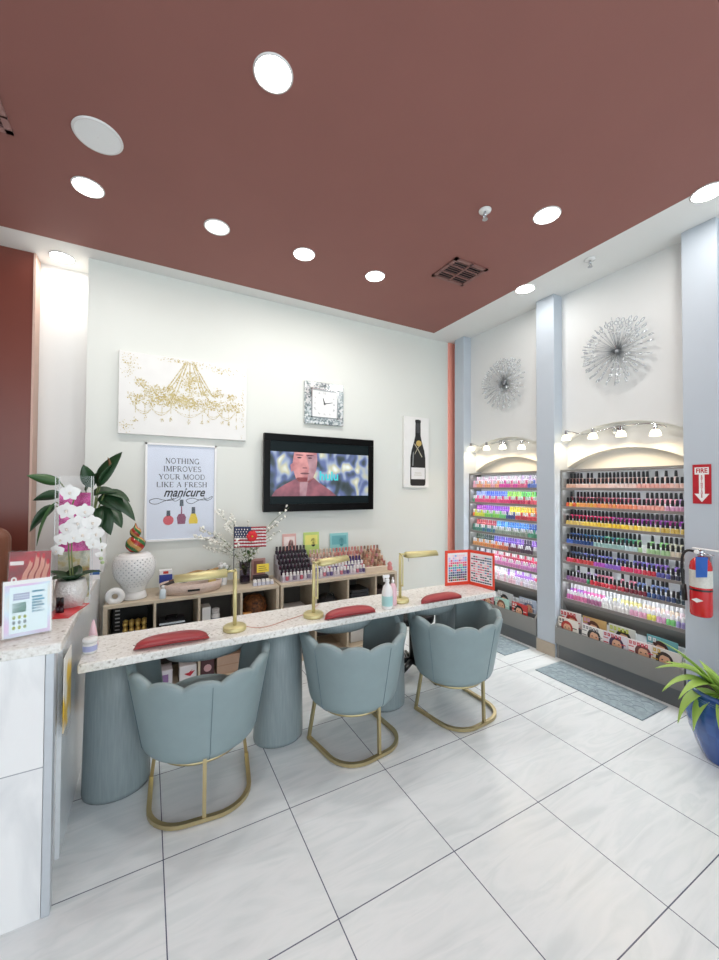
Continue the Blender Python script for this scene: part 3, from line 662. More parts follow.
mb = MB(); leaf(mb, (.10, -.07, .70), (-.1, 0, .8), .07, .02, .2, 0, .5); mb.build('withered_leaf', mat('withered_brown', '#7b5a3c', .6), t, True, solid=.002)
t = thing('small_notice', 'white card with blue bottom stripe standing beside the lily pot', 'card', (-.29, 2.90, 1.0205), R(-12))
MB().box(-.036, .036, 0, .006, 0, .19).build('sheet', PAPER, t)
MB().box(-.036, .036, -.002, -.0003, .03, .06).build('blue_stripe', cmat('#2f5f9e', .5), t)

# brown treatment chair behind the counter
t = thing('treatment_chair', 'brown leather chair with rounded back behind the counter at far left', 'chair', (-1.055, 3.12, 0), R(8))
BRL = mat('brown_leather', '#7a4a35', .45, vary=.15, scale=20)
MB().box(-.30, .30, .10, .28, .42, 1.33).build('backrest', BRL, t, bevel=.085)
MB().box(-.28, .28, -.3, .22, .38, .56).build('seat', BRL, t, bevel=.05)
for s_ in (-1, 1): MB().box(s_*.33-.06, s_*.33+.06, -.28, .28, .3, .72).build('armrest', BRL, t, bevel=.05)
MB().box(-.3, .3, -.3, .3, 0, .38).build('base', SOFTBLACK, t, bevel=.02)

# ------------------------------------------------------------------ storage shelf units with cubbies
def cubby(name, label, x0, x1, divs, ztop, yf, low=None):
    t = thing(name, label, 'shelf', ((x0+x1)/2, yf, 0), 0, 'pale wood shelf units'); cx = (x0+x1)/2
    D = 3.825-yf; mb = MB(); b = .026
    mb.box(x0-cx, x1-cx, 0, D, ztop-b, ztop).build('top_board', OAK, t, bevel=.002)
    MB().box(x0-cx, x1-cx, 0, D, 0, b).build('bottom_board', OAK, t, bevel=.002)
    for u in (x0, x1-b): MB().box(u-cx, u+b-cx, .0, D, b, ztop-b).build('side_panel', OAK, t)
    MB().box(x0+b-cx, x1-b-cx, 0.001, D-.01, ztop*.5-.012, ztop*.5+.012).build('shelf_board', OAK, t)
    for z0, z1, dv in ((b, ztop*.5-.012, low or divs), (ztop*.5+.012, ztop-b, divs)):
        for d in dv: MB().box(d-.009-cx, d+.009-cx, .001, D-.01, z0, z1).build('divider', OAK, t)
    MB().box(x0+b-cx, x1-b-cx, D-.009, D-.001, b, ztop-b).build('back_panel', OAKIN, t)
    return t
Z1, Z2, YF = .718, .718, 3.40
cubby('storage_shelf', 'pale wood cubby shelf under the quote poster, left of two', -.275, 1.045, (.061, .38, .715), Z1, YF, (.03, .385, .745))
cubby('storage_shelf', 'pale wood cubby shelf under the television, right of two', 1.058, 2.31, (1.40, 1.737, 2.055), Z2, YF)
def simplebox(name, label, cat, x, y, z, w, d, h, m, group=None, rz=0, face=None, bevel=.002):
    t = thing(name, label, cat, (x, y, z), rz, group)
    MB().box(-w/2, w/2, -d/2, d/2, 0, h).build('body', m, t, bevel=bevel)
    if face:
        mb = MB()
        for (x0, x1, z0, z1, mi) in face[0]: mb.quad((x0*w, -d/2-.0012, z0*h), (x1*w, -d/2-.0012, z0*h), (x1*w, -d/2-.0012, z1*h), (x0*w, -d/2-.0012, z1*h), mi)
        mb.build('label_print', face[1], t, fix=False)
    return t
# contents of the upper cubbies
zu1 = Z1*.5+.0125; zu2 = Z2*.5+.0125
t = thing('display_box', 'black display box of gold capped vials in the first cubby', 'box', (-.105, 3.57, zu1))
MB().box(-.12, .12, .04, .12, 0, .29).box(-.12, .12, -.10, .04, 0, .085).build('case', BLACK, t, bevel=.003)
for k in range(4):
    for j in range(2): MB().lathe([(.017, 0), (.018, .03), (.009, .036), (.010, .05), (.018, .06), (.019, .08), (.004, .09)], (-.035+k*.043, .012-.06*j, .0855), 10).build('gold_vial', mat('gold_foil', '#d9b96a', .3, .5), t, True)
for k in range(6): MB().quad((-.108, .0385, .24-k*.03), (-.075, .0385, .24-k*.03), (-.075, .0385, .25-k*.03), (-.108, .0385, .25-k*.03)).build('printed_line', cmat('#c9c9cb', .5), t, fix=False)
t = thing('tool_case', 'black tool case with silver edges in the second cubby', 'case', (.185, 3.52, zu1))
MB().box(-.09, .09, -.09, .09, 0, .15).build('body', mat('case_grey', '#3a3c40', .4), t)
mb = MB()
for x in (-.092, .08): 
    for z in (0, .142): mb.box(x, x+.012, -.092, -.08, 0, .15)
mb.box(-.092, .092, -.093, -.085, .138, .152).box(-.092, .092, -.093, -.085, 0, .012).build('metal_edging', CHROME, t)
MB().tube([(-.04, -.0, .15), (-.04, -.0, .18), (.04, -.0, .18), (.04, -.0, .15)], .008, 6).build('handle', BLACK, t)
simplebox('storage_carton', 'plain white carton in the third cubby', 'box', .443, 3.52, zu1, .066, .12, .22, PAPER)
t = thing('lotion_bottle', 'white bottle with grey label beside the white carton in cubby', 'bottle', (.525, 3.53, zu1))
MB().lathe([(.034, 0), (.036, .005), (.036, .13), (.03, .145)], n=20).build('body', CERAM, t, True)
MB().lathe([(.031, .1451), (.031, .18), (.028, .183)], n=20).build('cap', SIGNWHITE, t, True)
MB().lathe([(.0366, .03), (.0366, .11)], n=20, cap=False).build('label_print', cmat('#8b90a4', .5), t)
t = thing('woven_bowl', 'brown and orange woven bowl in the fourth cubby', 'bowl', (.87, 3.60, zu1))
MB().lathe([(.06, 0), (.10, .06), (.115, .13), (.10, .2), (.05, .24), (.001, .245)], n=24, rib=lambda a, z: 1+.03*sin(12*a)).build('body', noisemat('woven_brown', [(.3, rgb('#2b1a12')), (.55, rgb('#7c4a24')), (.75, rgb('#a9642c'))], 40, 3, .6), t, True)
simplebox('small_carton', 'small orange carton in front of the woven bowl', 'box', .775, 3.45, zu1, .07, .05, .13, cmat('#d99a52', .5))
simplebox('paper_stack', 'stack of white papers in the cubby below the dark bottle stand', 'paper', 1.23, 3.56, zu2, .22, .2, .10, PAPER)
t = thing('tote_bag', 'black bag slumped in cubby below the coral capped bottles', 'bag', (1.57, 3.56, zu2))
MB().lathe([(.09, 0), (.12, .03), (.12, .09), (.08, .15), (.03, .17)], n=16, rib=lambda a, z: 1+.06*sin(3*a+z*30)).build('body', SOFTBLACK, t, True)
MB().tube(spl([(-.05, -.08, .12), (-.03, -.10, .19), (.03, -.10, .19), (.05, -.08, .12)]), .006, 6).build('handle', BLACK, t, True)
for k in range(6):
    simplebox('black_tray', '%s black tray from the bottom of the cubby stack' % ORD[k], 'tray', 1.89+.006*(k % 2), 3.55, zu2+k*.033, .22-.01*(k % 3), .22, .030, mat('smoked_plastic', '#2b2c30', .25), 'stacked black trays', bevel=.004)
simplebox('dark_carton', 'dark brown carton in the last cubby on the right', 'box', 2.18, 3.58, zu2, .17, .18, .16, cmat('#3a2c2a', .6))
# boxes in the lower row behind the first chair
BX = [(.12, .14, .125, '#d5d3dc', 'pale lilac carton', '#8d6fa0'), (.305, .125, .13, '#e6e4e8', 'white carton with red bird mark', '#c2283c'), (.452, .10, .15, '#4a2a30', 'dark carton with round picture', '#d9c5c8'), (.625, .20, .15, '#b79a86', 'flat tan carton', '#a5836c'), (.80, .055, .19, '#e4e4e2', 'narrow white carton', '#b8bdc0')]
for k, (x, w, h, c, l, c2) in enumerate(BX):
    fc = [(-.3, .3, .25, .75, 0)] if k != 3 else [(-.5, .5, .48, .52, 0)]
    t = simplebox('supply_carton', l + ' on the bottom shelf behind the first chair', 'box', x, 3.49, .027, w, .14, h, cmat(c, .5), 'supply cartons on the bottom shelf', face=(fc, [cmat(c2, .5)]) if k not in (1, 2) else None)
    if k == 1:
        mb = MB(); mb.poly([(x_, -.0715, z_) for x_, z_ in ((-.01, .055), (.015, .045), (.03, .06), (.05, .085), (.02, .08), (.035, .1), (.005, .075), (-.03, .07))]); mb.build('bird_mark', cmat('#c2283c', .5), t, fix=False)
    if k == 2:
        MB().disc((0, -.0715, .08), .03, 'y').build('round_picture', cmat('#c9a0a4', .5), t)
for k, (x, l, c) in enumerate(((1.25, 'dark crate on lower right shelf below the paper stack', '#33343a'), (1.92, 'white crate on lower right shelf below the black trays', '#d9d9d7'))):
    simplebox('storage_crate', l, 'crate', x, 3.6, .027, .2, .2, .22, cmat(c, .5))

# ------------------------------------------------------------------ things on top of the left shelf unit
t = thing('lattice_vase', 'white pierced ceramic vase on the left shelf', 'vase', (-.085, 3.555, Z1+.0005))
prof = [(.085, 0), (.092, .008), (.083, .03), (.075, .06)]
body = [(.075, .06), (.085, .09), (.10, .12), (.12, .15), (.135, .18), (.143, .21), (.147, .24), (.147, .265), (.143, .29), (.134, .315), (.12, .335)]
fine = spl(body, 3)
mb = MB().lathe(prof, n=48, cap=False)
n = 96; vs = []; fs = []
for (r, z) in fine:
    for k in range(n): vs.append((r*cos(2*PI*k/n), r*sin(2*PI*k/n), z))
for j in range(len(fine)-1):
    for k in range(n):
        hole = 4 <= j < len(fine)-4 and j % 2 == 0 and (k+(2 if (j//2) % 2 else 0)) % 4 == 0
        if not hole: fs.append((j*n+k, j*n+(k+1) % n, (j+1)*n+(k+1) % n, (j+1)*n+k))
mb.add(vs, fs)
mb.lathe([(.12, .335), (.10, .348), (.05, .352), (.001, .353)], n=48, cap=False)
mb.build('body', CERAM, t, True, solid=.006)
MB().lathe([(.07, .06), (.13, .2), (.13, .28), (.1, .33)], n=24, cap=False).build('liner', mat('vase_inside', '#b4b9bf', .7), t, True)
t = thing('glass_ornament', 'striped red green and gold glass ornament on the lattice vase', 'ornament', (-.08, 3.555, Z1+.359))
pr = [(.02, 0), (.045, .012), (.066, .04), (.07, .065), (.062, .095), (.04, .118), (.028, .125), (.038, .14), (.041, .16), (.034, .182), (.018, .195), (.008, .215), (.004, .23)]
pr = spl(pr, 3)
MB().lathe(pr, n=36, mi=lambda j, k: ((k+j) // 4) % 3).build('body', [cmat('#a3382e', .15), cmat('#2f6b36', .15), cmat('#c09455', .15)], t, True)
t = thing('ring_sculpture', 'small white ceramic ring sculpture beside the lattice vase', 'sculpture', (-.205, 3.45, Z1+.001))
MB().tube([(.042*cos(a), 0, .052+.042*sin(a)) for a in [2*PI*k/24 for k in range(24)]], .024, 12, closed=True).box(-.03, .03, -.022, .022, 0, .012).build('body', CERAM, t, True)
t = thing('storage_basket', 'oval pale wicker basket tray on the left shelf', 'basket', (.34, 3.56, Z1+.0005))
mb = MB(); mb.lathe([(.20, 0), (.225, .005), (.245, .085), (.235, .085), (.22, .012), (.001, .012)], n=32, sx=1, sy=.58, cap=False); mb.build('body', mat('pale_wicker', '#cdb9ad', .7, vary=.15, scale=70, bump=.5), t, True)
MB().box(-.045, .045, -.1405, -.132, .03, .045).build('handle_slot', BLACK, t)
BK = [('tool_roll', 'dark leather tool roll lying in the basket', '#2d2220'), ('hand_mirror', 'brown hand tool lying across the basket', '#6e4a2f'), ('cable_bundle', 'black cable bundle in the basket', '#17171a'), ('nail_file', 'tan nail file sticking out of the basket', '#b08a58')]
for k, (nm, l, c) in enumerate(BK):
    t = thing(nm, l, 'tool', (.24+.06*k, 3.52+.035*k, Z1+.088+.014*k), R((8, -12, 20, -5)[k]))
    MB().tube(spl([(-.14, 0, -.012), (-.04, .015, .012), (.04, -.01, .01), (.14, .01, .03)]), [.006]+[.012]*28+[.011, .005], 8).build('body', cmat(c, .5), t, True)
t = thing('cream_carton', 'yellow carton standing in the basket right end', 'box', (.50, 3.58, Z1+.014))
MB().box(-.03, .03, -.02, .02, 0, .13).build('body', cmat('#c9b46a', .5), t)
t = simplebox('blue_carton', 'blue and white carton left of the basket', 'box', .145, 3.735, Z1+.0005, .10, .06, .165, PAPER, face=([(-.5, .5, .35, .78, 0), (-.2, .2, .82, .95, 1)], [cmat('#2d3f92', .5), cmat('#c2392f', .5)]))
t = thing('lotion_bottle', 'small clear bottle with pale cap before the blue carton', 'bottle', (.115, 3.432, Z1+.0005))
MB().lathe([(.022, 0), (.024, .004), (.024, .06), (.012, .075)], n=16).build('body', mat('pale_lotion', '#cfdbe2', .2), t, True)
MB().lathe([(.011, .0751), (.011, .10)], n=12).build('cap', CERAM, t, True)
# vase of blossoms
t = thing('flower_vase', 'smoky glass vase of white blossom branches on the left shelf', 'flower vase', (.79, 3.63, Z1+.0005))
MB().lathe([(.04, 0), (.046, .006), (.048, .05), (.046, .12), (.05, .2), (.046, .2), (.043, .12), (.044, .02), (.001, .015)], n=24, cap=False).build('vase', TINTGLASS, t, True)
MB().lathe([(.041, .016), (.042, .07), (.001, .071)], n=20, cap=False).build('pebbles', mat('dark_pebble', '#4a3b4a', .3, vary=.5, scale=120), t)
rb = random.Random(11)
BR = [(-.42, .46), (-.38, .52), (-.30, .40), (-.20, .55), (-.14, .62), (-.24, .66), (.05, .55), (.18, .52), (.30, .52), (.40, .60), (.34, .45), (.26, .38), (-.1, .40), (.42, .68), (-.34, .34), (.12, .36)]
for k, (dx, dz) in enumerate(BR):
    yy = rb.uniform(-.14, .10)
    P = spl([(0, 0, .03), (dx*.12, yy*.2, .2), (dx*.5, yy*.6, .2+(dz-.2)*.62), (dx, yy, dz)])
    br = MB().tube(P, [.0035*(1-.6*i/len(P)) for i in range(len(P))], 5).build('branch', TWIG if k % 3 == 0 else STEM, t, True)
    mb = MB()
    for i in range(10, len(P)):
        for q in range(2 if dx < 0 else (1 if i % 2 else 0)):
            c = Vector(P[i])+Vector((rb.gauss(0, .012), rb.gauss(0, .012), rb.gauss(0, .012)))
            for w_ in range(4):
                d = Vector((rb.uniform(-1, 1), rb.uniform(-1, 1), rb.uniform(-1, 1))).normalized()
                mb.ball(c+d*.007, rb.uniform(.005, .010), 6, 0, (1, .8, 1))
    mb.build('blossoms', mat('blossom_cream', (.86, .85, .78), .5, vary=.03), br, True, fix=False)
    if k % 3 != 2:
        for i in (6, 9, 12, 15, 18):
            mb = MB(); leaf(mb, P[i], (rb.uniform(-1, 1), rb.uniform(-1, .3), .6), .075, .014, .5, n=5); mb.build('leaf', GREEN2 if i % 2 else mat('blossom_leaf', '#8c9a5c', .5, vary=.2), br, True)
t = thing('flag', 'small american flag standing among the blossom branches', 'flag', (.80, 3.52, Z1+.385), R(4))
FR, FWm, FB = cmat('#a32638', .6), cmat('#e4dfdd', .6), cmat('#33405f', .6)
mb = MB()
def wav(u, v): return (-.13+.29*u, .01*sin(u*9), -.04+.185*v-.012*u)
for s_ in range(13):
    for i in range(12):
        u0, u1 = i/12, (i+1)/12; v0, v1 = s_/13, (s_+1)/13
        m_ = 2 if (u0 < .42 and s_ >= 6) else (0 if s_ % 2 == 0 else 1)
        mb.quad(wav(u0, v0), wav(u1, v0), wav(u1, v1), wav(u0, v1), m_)
mb.build('cloth', [FR, FWm, FB], t, True, solid=.001, fix=False)
mb = MB()
for i in range(5):
    for j in range(4):
        p = wav(.04+.08*i+.03*(j % 2), .52+.115*j); mb.disc((p[0], p[1]-.002, p[2]), .006, 'y', 6)
mb.build('stars', FWm, t, fix=False)
MB().cyl((-.132, 0, -.385), (-.132, 0, .165), .003).build('staff', BLACK, t)
t = thing('red_flower', 'single red flower in front of the flag', 'flower', (.815, 3.475, Z1+.125))
mb = MB()
for k in range(6):
    a = 2*PI*k/6; mb.ball((.026*cos(a), -.004, .318+.026*sin(a)), .024, 8, 0, (1, .35, 1))
mb.build('petals', mat('petal_red', '#d3202a', .5), t, True)
MB().ball((0, -.014, .318), .008, 8).build('flower_centre', YELL, t, True)
MB().tube(spl([(-.02, .16, -.06), (.0, .09, .15), (0, .0, .31)]), .0025, 5).build('stem', STEM, t)
t = thing('succulent_pot', 'small white pot with grey green plant left of the vase', 'plant', (.60, 3.66, Z1+.0005))
MB().lathe([(.035, 0), (.05, .09), (.045, .09), (.04, .06)], n=20, cap=False).build('pot', CERAM, t, True)
for k in range(10):
    a = 2*PI*k/10; mb = MB(); leaf(mb, (.01*cos(a), .01*sin(a), .07), (cos(a), sin(a), 1.0+.6*(k % 2)), .13, .022, .7, n=6); mb.build('leaf', mat('sage_green', '#8a9a80', .5, vary=.2), t, True)
mb = MB()
for k in range(7): mb.ball((.03*cos(k), .03*sin(k)-.02, .16+.012*(k % 3)), .02, 8)
mb.build('flower', PETAL, t, True)
t = thing('price_sign', 'small yellow sign on a stick beside the blossom vase', 'sign', (.935, 3.55, Z1+.0005))
MB().box(-.056, .056, -.002, .002, .10, .175).build('sheet', cmat('#efd54a', .5), t)
MB().cyl((0, .004, 0), (0, .004, .12), .0025).box(-.02, .02, -.015, .02, 0, .008).build('stand', CLEAR, t)
for k in range(3): MB().quad((-.04, -.0026, .115+k*.018), (.04-.01*k, -.0026, .115+k*.018), (.04-.01*k, -.0026, .121+k*.018), (-.04, -.0026, .121+k*.018)).build('printed_line', cmat('#8d7a2a', .5), t, fix=False)
simplebox('frame_photo', 'pinkish brown framed picture leaning behind the yellow sign', 'frame', .93, 3.70, Z1+.0005, .13, .02, .20, cmat('#b98d86', .5), face=([(-.35, .35, .3, .9, 0)], [cmat('#8a5d58', .5)]))
simplebox('dark_box', 'low dark box behind the white jars', 'box', .93, 3.61, Z1+.0005, .13, .08, .06, cmat('#2a2226', .4))
JC = 0
for j in range(2):
    for k in range(5 - j):
        t = thing('sample_jar', '%s small white jar, %s row beside the yellow sign' % (ORD[k], ('front', 'back')[j]), 'jar', (.845+.038*k+.012*j, 3.48+.045*j, Z1+.0005), 0, 'small white jars by the yellow sign')
        MB().box(-.016, .016, -.016, .016, 0, .028).build('body', mat('lilac_jar', '#c9cddc', .2), t, bevel=.004)
        MB().box(-.014, .014, -.014, .014, .0282, .044).build('lid', CERAM, t, bevel=.003)
# tiered stands of sample bottles on the right shelf unit
def bottle_mesh(body, cap, rb_=.015, hb=.040, hc=.034, n=8):
    mb = MB(); mb.lathe([(rb_*.85, 0), (rb_, .003), (rb_, hb*.8), (rb_*.5, hb)], n=n, mi=0)
    mb.lathe([(rb_*.82, hb+.0002), (rb_*.76, hb+hc*.92), (rb_*.5, hb+hc)], n=n, mi=1)
    return mb.mesh('sample_bottle', [body, cap], False)
def stand(name, label, x0, x1, y0, tiers, step, rise, m):
    t = thing(name, label, 'display stand', ((x0+x1)/2, y0, Z2+.0005), 0, 'tiered bottle stands'); w = x1-x0
    mb = MB()
    for k in range(tiers): mb.box(-w/2, w/2, k*step, (k+1)*step, 0 if k == 0 else 0, .012+k*rise)
    mb.build('steps', m, t)
    for s_ in (-1, 1): MB().add([(s_*w/2+s_*.001, 0, 0), (s_*w/2+s_*.001, tiers*step, 0), (s_*w/2+s_*.001, tiers*step, tiers*rise+.04), (s_*w/2+s_*.001, 0, .05)], [(0, 1, 2, 3)]).build('side_panel', CLEAR, t, solid=.002)
    return t
smeshes = {}
def sample(x, y, z, body, cap, label, group):
    k = (body, cap)
    if k not in smeshes: smeshes[k] = bottle_mesh(cmat(body, .2), cmat(cap, .3))
    o = bpy.data.objects.new('sample_bottle', smeshes[k]); COL.objects.link(o); o.location = (x, y, z); tag(o, label, 'nail polish', group); return o
stand('tiered_stand', 'clear stepped stand of dark purple bottles, left on the right shelf', 1.09, 1.415, 3.47, 6, .045, .042, mat('stand_plastic', '#b9b3bb', .3))
for r_ in range(6):
    for k in range(9):
        c = ('#b9a7b4', '#ff' ) if False else (['#3a1f33', '#2a1830', '#4a2038', '#33202a'][(k+r_) % 4])
        if r_ == 0: b, cp = ['#c9c4cf', '#c06a78', '#d8d2d8', '#8a7f92'][k % 4], '#ece9ea'
        else: b, cp = c, '#1f1a20'
        sample(1.112+k*.0350, 3.4925+r_*.045, Z2+.0128+r_*.042, b, cp, '%s bottle from left, %s tier up of the dark bottle stand' % (ORD[k], ORD[r_]), 'bottles on the dark stand')
stand('tiered_stand', 'stepped stand of white and coral capped bottles under the television', 1.425, 1.985, 3.47, 5, .048, .04, mat('stand_plastic', '#b9b3bb', .3))
for r_ in range(5):
    for k in range(15):
        if r_ < 2: b, cp = ['#d9cfd6', '#8f86a6', '#e3dde2', '#6a5f8a', '#c8808f'][(k*2+r_) % 5], '#eeecec'
        else:
            b, cp = ['#c99a88', '#d8b7a8', '#b98577', '#e0c4b4'][(k+r_) % 4], (['#c7b4a0', '#b8a28f', '#d0bfae'][k % 3] if k < 7 else ['#d08a80', '#c98e84', '#b86f6a'][k % 3])
            if k > 9 and r_ == 2: b, cp = '#4a2a6a', '#3d2760'
        sample(1.452+k*.0365, 3.494+r_*.048, Z2+.0128+r_*.04, b, cp, '%s bottle from left, %s tier up of the middle bottle stand' % (ORD[k], ORD[r_]), 'bottles on the middle stand')
stand('tiered_stand', 'stepped stand of tan and rose boxes, right end of the shelf', 2.0, 2.30, 3.56, 4, .05, .05, mat('tan_stand', '#c4ae98', .5))
for r_ in range(4):
    for k in range(7):
        c = ['#b58a72', '#d1a58f', '#c47f76', '#8a6a58', '#d9bfa6', '#c98f96'][(k*5+r_*2) % 6]
        sample(2.025+k*.041, 3.585+r_*.05, Z2+.0128+r_*.05, c, ['#a98468', '#c9a78c', '#b77a70', '#7d604e'][(k+r_*3) % 4], '%s bottle from left, %s tier up of the tan stand' % (ORD[k], ORD[r_]), 'bottles on the tan stand')
simplebox('cream_box', 'long cream box lying before the tan stand', 'box', 2.10, 3.49, Z2+.0005, .26, .06, .05, cmat('#d8c8b4', .5))
t = thing('pink_figurine', 'small pink ornament at the right shelf end', 'ornament', (2.285, 3.50, Z2+.0005))
MB().lathe([(.03, 0), (.034, .02), (.02, .045), (.026, .065), (.012, .085), (.002, .09)], n=16).build('body', cmat('#d98f8f', .4), t, True)
for x0, x1, z1, l, cs in ((1.20, 1.345, 1.12, 'pink card leaning on the wall above the dark bottle stand', ('#d8a9a2', '#e8d9d4', '#c97f7c')), (1.425, 1.60, 1.125, 'green and yellow card with black figure leaning on the wall', ('#b9d077', '#e6e07a', '#20231f')), (1.725, 1.945, 1.10, 'teal card leaning on the wall below the television', ('#8ec7c8', '#68aeb4', '#3f8f97'))):
    w = x1-x0; t = thing('promo_card', l, 'card', ((x0+x1)/2, 3.78, Z2+.0005)); h = z1-Z2
    MB().box(-w/2, w/2, .02, .024, 0, h, rot=(R(-3), 0, 0), piv=(0, .02, 0)).build('sheet', cmat(cs[0], .5), t)
    mb = MB(); f = lambda x, z: (x, .0185+z*sin(R(3)), z)
    mb.quad(f(-w*.4, h*.68), f(w*.4, h*.68), f(w*.4, h*.93), f(-w*.4, h*.93), 0)
    mb.poly([f(w*.12+.028*cos(a), h*.74+.045*sin(a)) for a in [2*PI*k/14 for k in range(14)]], 1)
    mb.build('printed_art', [cmat(cs[1], .5), cmat(cs[2], .5)], t, fix=False)
    MB().box(-w*.3, w*.3, -.04, .02, 0, .003).build('easel_foot', CLEAR, t)

# ------------------------------------------------------------------ manicure desk
DZ = .785
t = thing('manicure_desk', 'long speckled quartz manicure desk on blue grey curved pedestals', 'desk', (1.07, 2.43, 0))
MB().box(-1.34, 1.345, -.26, .11, DZ-.042, DZ).build('desktop', QUARTZ, t, bevel=.006)
for x in (-1.195, -.31, .50, 1.13):
    mb = MB(); q = .72 if x > 1 else 1
    pf_ = [(1.0, 0), (1.02, .02), (1.0, .2), (.97, .5), (.94, DZ-.0425)]
    mb.lathe(pf_, (x, .04 if x < 1 else .07, 0), 36, 0, True, .155*q, .13*(q-.12 if q < 1 else 1)); mb.build('pedestal', DESKM, t, True)
for x in (-.77, .09, .83):
    MB().lathe([(.02, DZ-.125), (.7, DZ-.125), (.9, DZ-.115), (.97, DZ-.095), (1.0, DZ-.043)], (x, -.06, 0), 40, 0, True, .225, .16).build('drawer_pod', DESKM, t, True)
for k, (x, y, rz, l) in enumerate(((.125, 2.247, -2, 'red armrest cushion on the desk left of the first lamp'), (1.14, 2.205, -3, 'red armrest cushion between the second lamp and spray bottle'), (1.865, 2.185, -3, 'red armrest cushion on the desk beside the colour chart'))):
    t = thing('armrest_cushion', l, 'cushion', (x, y, DZ+.0005), R(rz), 'red armrest cushions')
    mb = MB(); vs = []; fs = []; N = 24; Mm = 10; L = .178
    for i in range(N+1):
        u = -1+2*i/N; w_ = .048*max(0, 1-abs(u)**3.2)**.55+.001; hh = .052*max(0, 1-abs(u)**3.5)**.5+.002
        for j in range(Mm):
            a = 2*PI*j/Mm; vs.append((u*L, w_*cos(a)-.014*(u*u), hh/2+hh/2*sin(a)))
    for i in range(N):
        for j in range(Mm): fs.append((i*Mm+j, i*Mm+(j+1) % Mm, (i+1)*Mm+(j+1) % Mm, (i+1)*Mm+j))
    fs += [tuple(range(Mm)), tuple(range(N*Mm, N*Mm+Mm))]
    mb.add(vs, fs).build('pad', VINYL, t, True)
    MB().tube([(u*L, -.047*max(0, 1-abs(u)**3.2)**.55-.014*u*u, .024) for u in [-1+2*i/24 for i in range(25)]], .0015, 5).build('piping', mat('dark_piping', '#7c2a2e', .4), t, True)
def lamp(x, y, rz, label, hh=.335):
    t = thing('desk_lamp', label, 'lamp', (x, y, DZ+.0005), rz, 'brass desk lamps')
    MB().lathe([(.062, 0), (.064, .004), (.064, .02), (.058, .026), (.012, .028)], n=32).build('base', LAMPB, t, True)
    MB().cyl((0, 0, .026), (0, 0, hh-.005), .0105).build('pole', LAMPB, t, True)
    MB().tube(spl([(.0, .035, .12), (0, .035, hh-.05), (0, .03, hh-.015), (0, .012, hh+.004), (0, -.012, hh+.004)]), .005, 8).cyl((0, 0, .12), (0, .037, .12), .006).build('swing_rod', LAMPB, t, True)
    MB().tube([(0, 0, hh-.004), (-.02, 0, hh), (-.05, 0, hh-.002)], .007, 8).build('arm', LAMPB, t, True)
    vs = []; fs = []; mb = MB()
    N = 10
    for xx in (-.05, -.315):
        for k in range(N+1):
            a = PI*k/N; vs.append((xx, .032*cos(a), hh-.026+.042*sin(a)*(.82 if xx < -.1 else 1)))
    for k in range(N): fs.append((k, k+1, N+1+k+1, N+1+k))
    fs += [tuple(range(N+1)), tuple(range(N+1, 2*N+2))]
    mb.add(vs, fs).build('lamp_shade', LAMPB, t, True, solid=.002)
    MB().box(-.305, -.06, -.02, .02, hh-.03, hh-.02).build('light_tube', mat('tube_white', (.85, .85, .8), .4), t)
    MB().cyl((-.07, 0, hh-.02), (-.07, 0, hh-.055), .003).build('pull_switch', DCHROME, t)
    return t
l1 = lamp(.445, 2.29, R(2), 'brass desk lamp with head swung left, nearest the counter')
lamp(.925, 2.29, R(203), 'brass desk lamp with head swung right, middle of the desk')
lamp(1.59, 2.30, R(178), 'brass desk lamp beside the spray bottle with head swung right')
MB().tube(spl([(.06, .0, .008), (.12, -.05, .005), (.2, -.05, .005), (.3, -.01, .005), (.4, .02, .005), (.5, .08, .005), (.62, .2, .005)]), .0022, 5).build('power_cord', cmat('#c08a78', .4), l1, True)
t = thing('spray_bottle', 'white spray bottle with teal label on the desk', 'bottle', (1.43, 2.22, DZ+.0005))
MB().lathe([(.034, 0), (.037, .005), (.037, .11), (.028, .145), (.013, .165), (.013, .175)], n=24).build('body', CERAM, t, True)
MB().lathe([(.0375, .02), (.0375, .085)], n=24, cap=False).build('label_print', cmat('#a9d5d3', .5), t, True)
MB().lathe([(.015, .176), (.015, .192), (.009, .198), (.009, .21)], n=14).box(-.035, .014, -.007, .007, .205, .222).box(-.03, -.024, -.005, .005, .18, .205).build('spray_head', SIGNWHITE, t)
t = thing('lotion_bottle', 'pink pump bottle standing behind the white spray bottle', 'bottle', (1.505, 2.265, DZ+.0005))
MB().lathe([(.026, 0), (.028, .004), (.028, .11), (.018, .135), (.01, .15)], n=20).build('body', cmat('#e3bcc6', .3), t, True)
MB().lathe([(.01, .1502), (.01, .17), (.004, .173), (.004, .19)], n=12).build('cap', CERAM, t, True)
